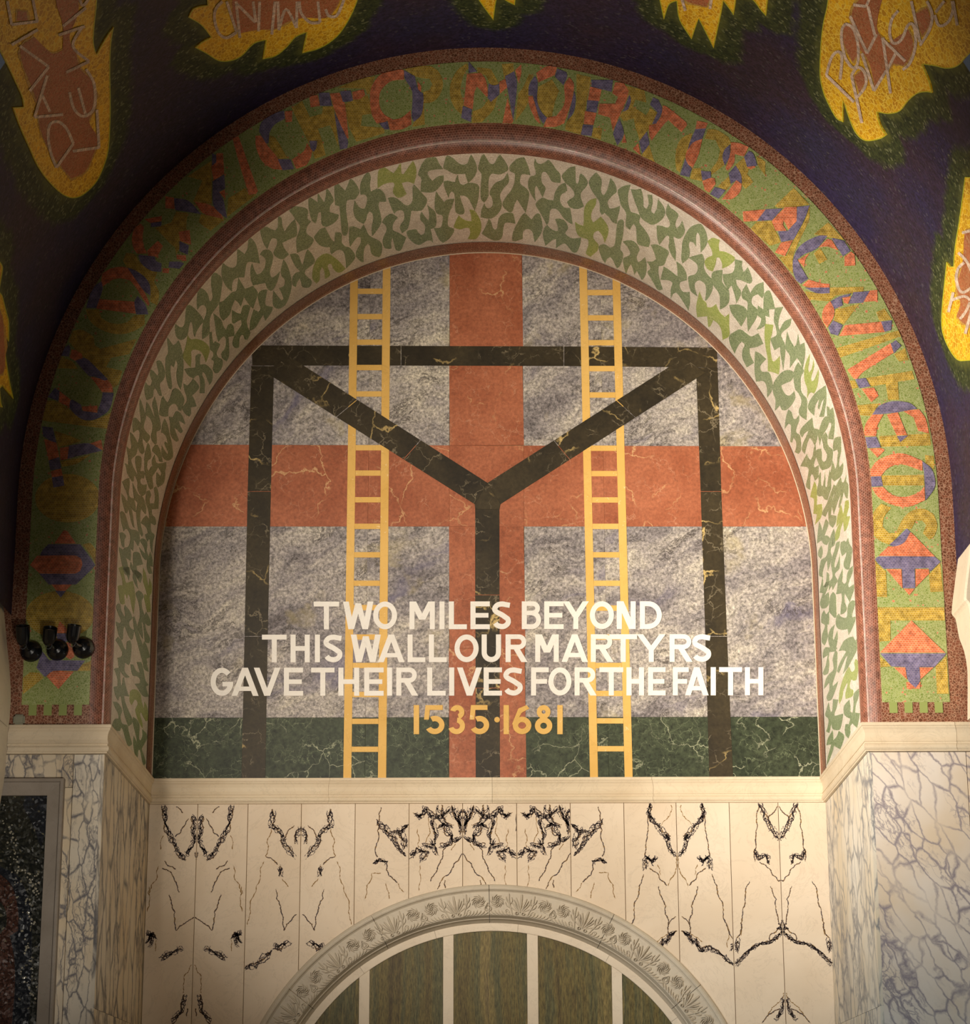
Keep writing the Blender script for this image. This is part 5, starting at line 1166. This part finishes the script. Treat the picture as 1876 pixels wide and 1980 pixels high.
d 240,980 290,970 340,1020 370,1060 380,1000 360,850 355,620 400,720 450,880 470,950 440,1060 430,1140 470,1210 540,1290 520,1360 480,1410 430,1350 410,1320 410,1400 445,1550 400,1610 350,1550 330,1420 360,1280 350,1200 310,1185 250,1230 235,1120
d 190,1220 240,1260 290,1340 330,1430 320,1520 290,1620 210,1700 250,1830 310,1940 260,1990 180,1980 130,1850 100,1760 160,1790 165,1700 140,1550 130,1470 190,1520 215,1480 200,1350
d 440,1750 450,1590 500,1400 530,1450 560,1600 550,1680 500,1720 490,1850 540,1930 580,1830 570,1720 620,1610 650,1750 740,1760 820,1740 815,1850 760,1980 720,1900 680,1830 640,1900 600,1960 540,2040 480,2060 450,1950
d 575,1540 620,1450 670,1440 720,1540 750,1680 760,1740 700,1730 680,1660 620,1590
e 385,180 430,150 410,60 390,-60 400,-160 450,-180 500,-140 500,0 480,110 540,100 560,150 545,240 500,230 480,290 520,350 600,345 590,440 580,510 510,570 460,500 430,400 430,300
e 225,0 340,0 370,130 360,290 330,290 280,210 240,130
e 150,300 220,250 280,225 290,350 270,500 300,580 370,600 350,450 340,310 380,400 450,530 530,580 570,680 590,800 575,890 530,840 500,790 480,900 490,1080 530,1250 510,1300 460,1220 430,1100 410,900 420,760 430,680 370,620 390,720 410,860 350,820 310,740 340,880 375,1140 340,1100 300,950 270,780 240,870 210,870 180,750 150,640 135,510 190,570 250,670 250,560 200,420
e 600,480 650,450 680,540 650,620 660,690 740,690 750,560 730,420 770,380 810,480 820,640 810,790 690,800 700,900 750,950 770,1060 740,1090 670,1050 680,1200 740,1270 710,1400 700,1600 670,1500 650,1330 610,1390 570,1260 620,1230 590,1130 490,1050 530,970 590,910 650,980 635,850 590,710 580,600
e 590,10 600,130 640,100 680,20 780,0 785,60 700,180 720,400 660,440 620,350 590,200
e 780,120 850,190 870,130 850,60 820,0 930,0 935,200 900,330 800,400 770,300
e 115,860 150,830 200,880 240,1000 290,1150 400,1180 460,1230 470,1380 440,1470 400,1400 365,1350 360,1450 350,1560 300,1500 310,1640 300,1740 220,1680 260,1850 300,2000 200,1980 150,1800 100,1560 100,1490 170,1540 200,1500 260,1480 290,1420 300,1280 250,1170 210,1160 180,1200 130,1000
e 100,1230 160,1220 220,1290 190,1360 190,1500 150,1470 120,1340
e 470,1370 520,1330 590,1370 610,1450 600,1560 640,1670 660,1570 700,1700 710,1850 660,1830 700,1970 640,1970 600,1850 610,1720 570,1720 510,1640 460,1490 530,1570 575,1610 550,1500
e 355,1600 400,1575 470,1600 500,1700 530,1800 470,1820 410,1830 430,1930 500,1990 440,2080 380,1990 300,1860 310,1760 360,1870 350,1750
f 260,90 350,60 400,80 400,220 385,320 340,200 300,130
f* 190,80 270,50 290,200 330,370 400,350 460,330 480,420 510,650 490,850 475,960 440,820 410,640 370,580 350,670 320,570 295,620 310,760 260,780 220,740 190,560 175,430 220,410 270,420 260,300
f 440,110 540,130 640,220 620,330 605,370 560,300 525,240 540,350 560,480 510,400 460,270 470,190
f* 660,80 710,190 750,380 770,440 780,280 820,400 820,540 780,640 800,800 800,920 740,930 710,800 680,650 690,580 740,610 710,500 660,330
f 515,570 570,510 630,550 670,630 630,710 640,850 690,990 715,920 780,1040 810,1160 760,1190 690,1130 720,1280 790,1430 770,1520 700,1500 680,1350 660,1150 630,1110 650,1300 655,1440 600,1350 555,1200 590,1050 600,930 570,740
f 145,820 180,760 220,770 240,900 320,1040 300,850 310,790 400,900 450,1040 400,1100 390,1170 430,1240 490,1270 460,1430 430,1460 380,1380 310,1190 280,1250 270,1440 245,1460 190,1350 150,1180 140,1110 210,1140 240,1100 180,950
f 460,1020 490,1010 540,1170 590,1380 655,1560 680,1480 740,1600 790,1790 720,1820 740,1900 650,1900 640,1850 560,1550 490,1270
f 130,1460 180,1400 240,1470 290,1600 340,1660 350,1500 410,1465 435,1560 430,1700 410,1880 380,1940 310,1890 300,2050 360,2130 400,2170 330,2180 260,2110 200,2000 170,1800 240,1780 260,1700 200,1570
g 140,120 200,100 240,120 245,300 260,400 280,400 290,300 310,260 330,380 370,520 400,600 310,590 330,700 400,870 460,1010 440,1080 390,1120 340,990 290,800 260,600 230,610 210,670 180,620 150,540 135,430 200,420 200,300
g 425,40 470,50 520,150 590,190 560,80 530,0 610,0 650,130 680,310 740,400 690,430 740,600 680,610 620,570 560,470 500,380 590,370 590,300 540,250 460,230
g 640,0 700,0 740,170 690,150 650,90
g* 420,520 470,475 540,490 600,570 620,700 660,820 670,690 710,780 730,900 720,1020 690,1030 640,940 610,870 590,920 630,1060 630,1150 580,1060 530,930 510,820 550,740 540,680 500,650 470,700 445,750 410,680
g 120,690 190,700 250,770 280,850 250,930 260,1020 290,1080 370,1100 390,1200 430,1350 450,1430 400,1470 370,1440 330,1320 290,1180 260,1140 240,1200 180,1190 110,1120 130,1030 170,985 220,990 210,900 160,800
g 470,960 510,980 570,1060 580,1180 570,1330 600,1370 630,1290 630,1170 700,1250 710,1330 640,1470 620,1520 660,1640 690,1760 650,1800 620,1680 590,1540 560,1530 550,1640 530,1670 490,1560 470,1400 480,1290 540,1410 520,1280 470,1080
'''
for ln in LEAVES.strip().split('\n'):
    h, body = ln.split(' ', 1); ox, oy, s = LT[h[0]]
    P = smooth_poly(T(ox, oy, s, body), 72, 3)
    uv = []
    for p in P:
        t, d = sof_uv(*p); uv.append((max(-1.368, min(math.pi*RM+1.368, t)), max(0.19, min(1.842, d))))
    o = patch('leaf', [uv], sof_map, 0.0018, M['leaf_light' if '*' in h else 'leaf'], leafm, grid=0.05, skirt=0.0025)
    if o and '*' in h: o['label'] = 'leaf shape in brighter yellow-green chips'

# ================================================================ lettered band on the face
band = empty('lettered_band', (0, YF, -1.37), 'curved mosaic band with orange, violet and yellow Latin letters on green', 'mosaic')
def ringband(a0, b0, a1, b1, y, mat, name, parent, zlow=-1.372, th=0.006):
    n = 120
    P1 = [(a0, zlow)] + [(a0*math.cos(math.pi*i/n), b0*math.sin(math.pi*i/n)) for i in range(n+1)] + [(-a0, zlow)]
    P2 = [(a1, zlow)] + [(a1*math.cos(math.pi*i/n), b1*math.sin(math.pi*i/n)) for i in range(n+1)] + [(-a1, zlow)]
    V, F = [], []
    for (p, q) in zip(P1, P2): V += [(p[0], y, p[1]), (q[0], y, q[1]), (p[0], y+th, p[1]), (q[0], y+th, q[1])]
    for i in range(len(P1)-1):
        k = 4*i; F += [(k, k+4, k+5, k+1), (k+1, k+5, k+7, k+3), (k+2, k+6, k+4, k)]
    F += [(0, 1, 3, 2), (4*(len(P1)-1), 4*(len(P1)-1)+2, 4*(len(P1)-1)+3, 4*(len(P1)-1)+1)]
    return mesh(name, V, F, mat, parent, uvs=[(v[0], v[2]) for v in V])
gr = ringband(2.272, 2.378, 2.66, 2.79, YF-0.003, M['G'], 'green_ground', band, zlow=-1.245)
# brown rows around and the stepped lower ends
zb_ = -1.245
for sx in (-1, 1):
    x0 = 2.30
    for i in range(4):
        a = x0+0.012+i*0.0865; X = sorted((sx*a, sx*(a+0.046)))
        box('green_merlon', (X[0], YF-0.003, zb_-0.062), (X[1], YF+0.003, zb_), M['G'], band)
BT = {'A': (40, 800, 6.6), 'B': (70, 580, 7.92), 'C': (140, 400, 8.157), 'D': (320, 260, 7.817), 'E': (490, 140, 7.215), 'F': (700, 110, 6.253), 'G': (990, 110, 7.215), 'H': (1200, 170, 6.7), 'I': (1410, 350, 7.215), 'J': (1560, 530, 4.318), 'K': (1640, 730, 3.87), 'L': (1660, 970, 4.885), 'M': (0, 1050, 3.6), 'N': (1376, 1050, 3.6), 'O': (0, 1150, 7.333)}
BAND = '''
AV 275,165 410,180 460,375 375,345 290,290
AO 300,325 375,345 460,375 495,555 360,600
AV 360,600 495,555 520,700 380,725
AO 385,740 520,700 540,795 400,815
AV 400,815 540,795 560,920 420,945
AO 500,440 620,420 640,570 510,600
AV 620,410 870,380 1040,475 700,550 600,580
AO 880,385 1030,335 1055,470
AY 430,220 620,280 780,350 620,400 480,430
AY 510,610 720,570 900,520 720,640 530,680
AR 600 1080 415 310 260 175
AO 550,1490 600,1500 710,1660 430,1660
MV 340,10 560,10 670,155 530,290 340,290 275,215 285,75
Mo 210,155 260,90 520,88 565,110 575,150 560,195 520,215 280,215
MO 360,290 500,290 455,335 395,335
MV 385,335 460,335 425,380
MY 575,10 630,0 690,70 675,145
MR 420 500 240 165 150 100
OO 850,380 945,480 960,545 790,545
OV 800,550 965,550 1010,640 900,680 820,650
OO 930,680 1000,680 1060,880 1000,920 930,880
OV 600,800 700,930 1210,935 1100,1080 760,1085 640,1170 520,1040
OO 660,1160 760,1085 1050,1090 830,1340
OY 1150,1000 1330,930 1330,1080 1060,1085
OY 330,1180 430,1100 560,1110 620,1180 330,1410
BY 760,150 960,150 1000,280 1120,350 1260,370 1400,340 1500,240 1663,230 1663,380 1500,480 1300,530 1100,500 900,400 800,280
BY 560,480 700,460 880,560 900,700 980,750 1250,680 1540,600 1430,830 1150,890 1070,1030 1320,1090 1260,1300 1180,1350 1080,1220 850,980 720,870 600,760 500,640
BV 400,760 500,690 530,740 500,870 360,850
BO 545,765 600,770 700,830 720,910 600,935 515,890
BV 600,935 730,890 800,920 1100,1220 1050,1240 900,1180 800,1160
BO 840,1180 1100,1230 1160,1310 1185,1420 1010,1415
BV 1020,1420 1190,1430 1150,1620 1080,1730 960,1800 940,1720 1000,1540
BV 700,1700 960,1740 980,1800 850,1845 700,1830 560,1720 515,1640 520,1550 560,1530 690,1610
BO 700,1640 940,1620 940,1730 720,1710
BO 360,1400 530,1530 515,1650 350,1570
BV 290,1350 360,1400 340,1550 180,1490
BY 380,870 560,950 640,1060 380,1050 330,1060
BY 150,1540 320,1560 540,1700 700,1830 850,1850 1000,1800 1150,1730 1100,1980 100,1850
CO 470,1060 600,980 780,950 900,980 1000,1150 1130,1330 1220,1530 1200,1570 1090,1420 1020,1300 920,1170 760,1130 620,1160 480,1260 460,1180
CV 870,965 1000,1010 1140,1110 1220,1230 1235,1400 1130,1330 1000,1150
CV 300,1280 460,1180 480,1300 380,1600 220,1600
CO 410,1460 980,1500 1000,1690 380,1610
CV 980,1510 1030,1410 1150,1540 1200,1700 1010,1700
CY 850,730 950,740 1000,760 1060,870 1200,960 1340,1040 1290,1180 1370,1360 1340,1560 1230,1500 1230,1250 1130,1100 1000,1010 860,960 800,850
CO 940,500 980,350 1080,270 1130,320 1110,480 1130,620 1180,740 1020,740 960,640
CO 1350,540 1430,620 1340,790 1200,780 1180,700
CV 1040,760 1300,790 1320,860 1410,900 1400,1030 1240,1010 1090,900
CV 1240,260 1410,240 1400,310 1240,320
CO 1140,200 1410,150 1410,230 1230,260
CY 1300,340 1560,250 1640,80 1820,100 1800,330 1850,600 1700,640 1640,760 1620,640 1540,580 1400,430
CO 1680,400 1850,370 1876,600 1700,540
CV 1690,545 1840,610 1820,760 1690,700
CO 1640,760 1790,770 1800,860 1650,830
CV 1530,870 1700,870 1760,900 1690,980 1520,960
CO 1430,970 1530,980 1520,1050 1420,1040
DO 0,940 130,960 140,1130 0,1120
DV 130,970 300,990 400,1050 540,1210 320,1170 150,1150
DO 440,1020 680,1070 830,1190 880,1280 700,1240 560,1190
DV 715,715 890,610 905,820 810,870 880,1000 930,1270 830,1200 720,1060
DO 700,490 780,290 870,290 890,600 730,700
DV 705,290 770,320 770,430 705,480
DO 810,880 900,840 910,980
DY 330,640 700,400 700,1060 420,1020 560,700
DY 540,1210 700,1240 900,1290 680,1460 500,1330
DO 1000,50 1110,40 1400,860 1370,900 1260,920
DY 950,970 1210,810 1260,920 1380,910 930,1250
DO 1370,30 1440,20 1530,140 1620,330 1720,430 1770,540 1640,520 1480,430 1400,280
DV 1440,0 1570,0 1560,130 1520,140
DY 1570,40 1640,40 1720,180 1850,360 1700,380 1590,260
EV 80,830 110,710 240,590 430,540 440,650 300,730 220,860 210,1000 130,900
EO 440,550 545,540 540,690 450,700
EO 30,890 100,890 220,1050 340,1200 390,1360 250,1340 120,1230 40,1060
EV 340,1215 520,1220 570,1350 410,1370
EO 540,1220 700,1110 750,990 820,1100 800,1200 740,1300 600,1350
EV 780,960 890,960 880,1060 840,1115 800,1060
EY 540,500 680,400 790,630 960,580 970,480 1120,480 1140,600 1190,1050 1100,800 1070,740 900,790 960,960 1010,1160 860,1210 760,960 600,640
EY 220,880 310,920 470,1190 330,1190 230,1060
EY 1170,220 1500,90 1700,60 1620,300 1560,330 1380,400 1280,440 1330,740 1400,900 1440,970 1830,850 1830,780 1500,750 1520,600 1650,580 1620,400 1560,230
EO 780,340 900,320 930,470 800,490
EV 910,290 1060,290 1100,470 930,470
EO 1070,300 1200,290 1280,450 1330,930 1290,900 1130,520
EV 1130,560 1200,700 1320,960 1310,1060 1210,1080
EV 1210,270 1360,260 1390,400 1250,420
EO 1380,280 1540,240 1560,320 1480,380 1390,380
FO 510,190 500,160 330,160 200,240 120,360 95,500 120,700 180,810 270,790 310,770 340,890 480,880 600,820 590,650 480,740 380,765 270,700 215,600 215,450 270,360 370,290 510,280
FV 510,170 640,240 680,400 740,450 745,540 720,700 630,790 600,720 610,430 520,270
FV 210,810 310,785 330,880 270,880
FY 520,150 760,110 880,140 960,240 980,360 930,480 850,550 750,560 760,820 610,850 630,790 720,700 745,540 740,430 820,400 850,330 820,270 650,240
FO 670,300 720,360 715,430 680,400
FY 1270,80 1150,170 1070,330 1070,500 1130,630 1210,700 1230,560 1190,400 1240,200 1290,140
FY 1390,130 1560,150 1660,330 1560,360 1500,230 1400,190
FY 1340,660 1450,620 1530,520 1640,480 1590,640 1450,790 1330,800
FY 1690,90 1830,80 1840,190 1720,260
FV 1290,60 1390,180 1290,200
FO 1270,210 1440,200 1500,290 1525,460 1510,490 1390,360 1360,440 1340,640 1230,590
FV 1220,600 1330,640 1315,790 1200,740
FV 1530,330 1600,350 1660,330 1660,460 1560,550 1520,500
FO 1660,310 1730,270 1760,370 1670,450
FV 1730,240 1840,180 1876,340 1830,770 1780,500
FO 1760,500 1830,780 1810,810 1700,800
GO 45,190 130,110 130,250 90,360
GO 340,230 480,140 630,140 600,260 500,300 370,360
GV 630,170 760,220 770,280 720,400 600,280
GV 320,270 360,370 350,600 400,760 490,860 440,940 380,840 290,540 230,540 240,400
GO 230,560 290,550 400,940 330,880 240,680
GO 800,290 860,370 860,480 830,640 730,930 600,980 440,980 490,850 620,830 720,690 740,560 730,400
GV 870,480 890,600 860,780 770,890 830,650
GY 370,420 560,320 660,480 600,640 560,830 490,850 400,740 350,600
GY 150,440 240,240 300,270 230,420 230,640 50,900 90,520
GY 900,240 1100,290 1080,440 1040,640 970,1090 740,1020 770,900 860,800 900,600
GV 1110,330 1410,330 1390,490 1110,420
GO 1090,420 1250,460 1220,620 1060,610
GV 1050,610 1210,620 1180,780 1040,760
GO 1020,760 1180,790 1140,950 1000,940
GV 990,950 1135,960 1110,1110 960,1090
GO 1440,360 1560,370 1630,480 1600,600 1500,830 1410,1040 1370,850 1200,800 1220,660 1440,660 1480,560 1400,510
GV 1640,530 1660,620 1620,740 1550,770 1600,640
GV 1500,870 1560,1040 1540,1140 1470,1240 1410,1080 1450,960
GO 1570,1080 1600,1200 1530,1200
GY 1570,400 1850,470 1876,640 1720,600 1690,700 1876,820 1876,1000 1730,1030 1700,860 1560,900 1500,830 1640,640
GY 1140,990 1260,1000 1240,1160 1110,1120
HY 180,380 330,360 370,300 380,260 480,330 420,480 380,520 350,560 250,690 190,480
HV 420,130 490,160 540,280 520,360 460,470 410,470 480,320 380,220
HO 550,230 600,250 850,450 860,490 790,575 620,420 560,480 400,690 370,600 370,490 440,470 520,380
HV 340,570 370,700 370,740 280,860 240,700
HO 160,790 230,720 260,880
HY 280,860 370,740 440,960 280,890
HO 990,430 1130,460 1105,530 970,540
HV 970,540 1105,530 1060,660 930,720 870,820 900,700
HY 740,740 800,650 930,590 870,850 820,930 770,1100 720,1060 710,900
HO 1060,665 1010,870 940,1030 860,990 840,900 870,800 940,710
HV 840,920 870,990 920,1050 890,1160 770,1130
HY 1130,540 1250,550 1400,640 1430,720 1350,800 1320,900 1350,1000 1180,1130 1170,1060 1260,940 1290,800 1230,680 1090,660
HY 930,1050 1040,1040 1060,1210 900,1180
HV 1420,740 1410,900 1350,1010 1320,900 1350,800
HO 1430,710 1540,720 1660,770 1600,890 1480,860 1470,980 1390,1080 1360,1050 1420,860
HV 1660,820 1720,860 1770,1010 1640,1030 1600,900
HO 1640,1030 1700,1000 1750,1030 1690,1060
HV 1490,1010 1560,1130 1570,1240 1500,1200 1430,1250 1400,1110
HO 1500,1200 1570,1250 1550,1350 1450,1440 1310,1450
HV 1220,1290 1360,1330 1270,1440 1160,1380
HO 1060,1210 1170,1170 1220,1180 1230,1250 1150,1360 1090,1320
HV 1040,1080 1170,1090 1170,1170 1060,1200
HY 1490,1000 1600,900 1660,1050 1640,1120 1720,1220 1620,1310 1570,1250
HY 1260,1280 1400,1150 1430,1260 1370,1330
HY 1760,880 1876,960 1876,1140 1790,1020
IO 190,430 510,400 390,560 200,570
IV 510,400 740,390 600,550 390,560
IO 780,370 940,365 945,560 830,680 760,550 750,620 800,700 650,700 595,560
IV 950,365 1120,350 1040,560 900,820 730,855 680,710 820,700 940,570
IO 720,865 890,830 780,1050 640,1000
IY 640,350 900,100 1120,330 950,360 700,380
IY 390,570 590,560 640,690 690,780 720,860 600,900 560,900 290,680
IY 1120,360 1110,560 900,1020 890,1300 690,1060 800,1050 900,830 1050,560
IV 1370,770 1250,770 1050,860 930,990 885,1180 920,1380 1000,1440 1100,1370 1000,1200 950,1100 1060,1020 1220,950
IO 1370,810 1430,830 1520,970 1380,920 1250,930
IV 1430,800 1600,840 1690,980 1590,1055 1490,900
IO 1700,990 1750,1030 1760,1180 1610,1190 1610,1060
IO 960,1110 1120,1010 1060,1110 1050,1210
IO 1110,1380 1280,1430 1400,1440 1400,1490 1130,1490 1020,1460
IV 1060,1495 1400,1490 1400,1570 1230,1570
IY 1180,750 1380,580 1600,820 1400,790 1250,760
IY 1180,1010 1270,940 1370,1100 1260,1160
IY 1400,1490 1876,1480 1876,1540 1700,1570 1500,1600 1400,1680 1110,1660 1060,1540 1230,1570 1400,1570
JV 200,230 270,190 370,165 350,190 290,200 300,265 230,295
JO 300,200 370,190 345,250 310,240
JV 390,155 525,145 470,240 350,250
JO 530,140 590,135 590,225 470,235
JO 195,228 230,300 220,370 170,450 130,380 140,290
JV 220,390 300,430 260,515 200,500 180,450
JO 320,430 620,400 650,485 270,520
JV 620,400 710,390 705,470 650,485
JY 240,300 440,250 310,420 230,390
JY 580,320 650,290 710,380 610,395
JY 250,620 770,470 790,520 280,700
JO 340,800 700,580 725,660 470,820 420,880 390,870
JV 700,585 740,555 790,600 730,660
JY 730,670 820,620 850,720 770,730
JV 405,880 490,870 530,940 440,955
JO 460,960 560,950 600,1020 540,1070
JY 500,870 880,810 900,880 760,900 770,1050 680,1050 660,920 540,940
JY 360,890 400,890 430,950 370,960
KY 65,210 230,195 180,290 80,285
KV 180,280 230,215 330,180 450,190 515,235 350,265
KO 180,280 265,278 220,360 210,440 115,440 130,350
KV 115,450 210,445 245,525 145,530
KO 160,535 245,530 275,545 220,600
KO 290,280 370,260 440,430 365,435
KV 365,440 450,435 390,485
KO 410,250 530,240 580,310 605,420 525,400 490,300
KY 230,440 610,420 620,510 250,520
KO 555,625 555,700 400,650 300,680 245,740 150,740 200,640 300,585 410,570
KV 155,745 245,740 260,815 170,820
KO 180,825 260,820 330,880 430,895 530,860 570,815 575,920 450,970 320,950 220,890
KV 555,630 620,680 650,770 640,840 580,920 570,730
KY 250,735 565,730 570,810 260,810
KY 575,580 640,590 645,690 580,640
LY 215,20 310,60 240,150 230,240 290,300 350,300 430,150 520,80 620,70 710,120 745,220 720,320 670,360 610,300 640,220 600,180 540,180 500,260 430,260 300,410 200,370 130,290 120,190 150,90
LV 455,255 490,290 430,390 340,425 290,410 370,340
LO 510,305 720,520 190,515 280,425 340,425 430,390 490,290
LV 150,550 190,520 720,522 775,570 680,660 660,630 530,635 535,820 420,820 410,635 240,635
LO 265,640 405,640 415,820
LO 540,640 662,640 670,680 540,810
LO 430,825 530,825 480,885
LY 140,560 260,660 270,905 155,900
LY 665,690 770,580 800,850 680,855
LY 165,1000 810,1000 815,1123 170,1123
NY 1145,535 1245,540 1245,680 1160,690
NO 1390,540 1625,765 1170,765
NV 1175,770 1635,770 1550,865 1445,865 1450,960 1420,1010 1370,960 1350,865 1250,860
NO 1270,867 1348,867 1360,950
NO 1448,867 1545,867 1455,950
NO 1355,970 1455,970 1450,1015 1360,1015
NY 1165,790 1260,860 1165,865
NY 1560,860 1635,790 1650,1050 1570,1050
'''
NM = {'Y': 'yellow_piece', 'O': 'orange_piece', 'V': 'violet_piece'}
fmap = plane_map(YF)
cnt = 0
def clampb(x, z):
    zz = max(z, 0)
    r1 = math.hypot(x/2.272, zz/2.378); r2 = math.hypot(x/2.66, zz/2.79)
    if r1 < 1: x, z = x/r1, (z/r1 if z > 0 else z)
    if r2 > 1: x, z = x/r2, (z/r2 if z > 0 else z)
    return x, max(z, -1.24)
for ln in BAND.strip().split('\n'):
    h, body = ln.split(' ', 1); ox, oy, s = BT[h[0]]; c = h[1]
    if c == 'R':
        q = [float(v) for v in body.split()]
        lo = []
        for (a, b) in ((q[2], q[3]), (q[4], q[5])):
            lo.append([clampb(*xz(ox+(q[0]+a*math.cos(t))/s, oy+(q[1]+b*math.sin(t))/s, YF)) for t in lin(0, 2*math.pi, 40)[:-1]])
        c = 'Y'; lo = [lo[0]+lo[0][:1]+[lo[1][0]]+lo[1][::-1]]
    else:
        raw = T(ox, oy, s, body)
        lo = [[clampb(*xz(px, py, YF)) for px, py in smooth_poly(raw, 38, 3)]]
    top_ = c.islower(); c = c.upper(); cnt += 1
    off = {'Y': 0.0045, 'O': 0.006, 'V': 0.0064}[c] + 0.000004*cnt + (0.0012 if top_ else 0)
    patch(NM[c], lo, fmap, off, M[c], band, skirt=0.005)
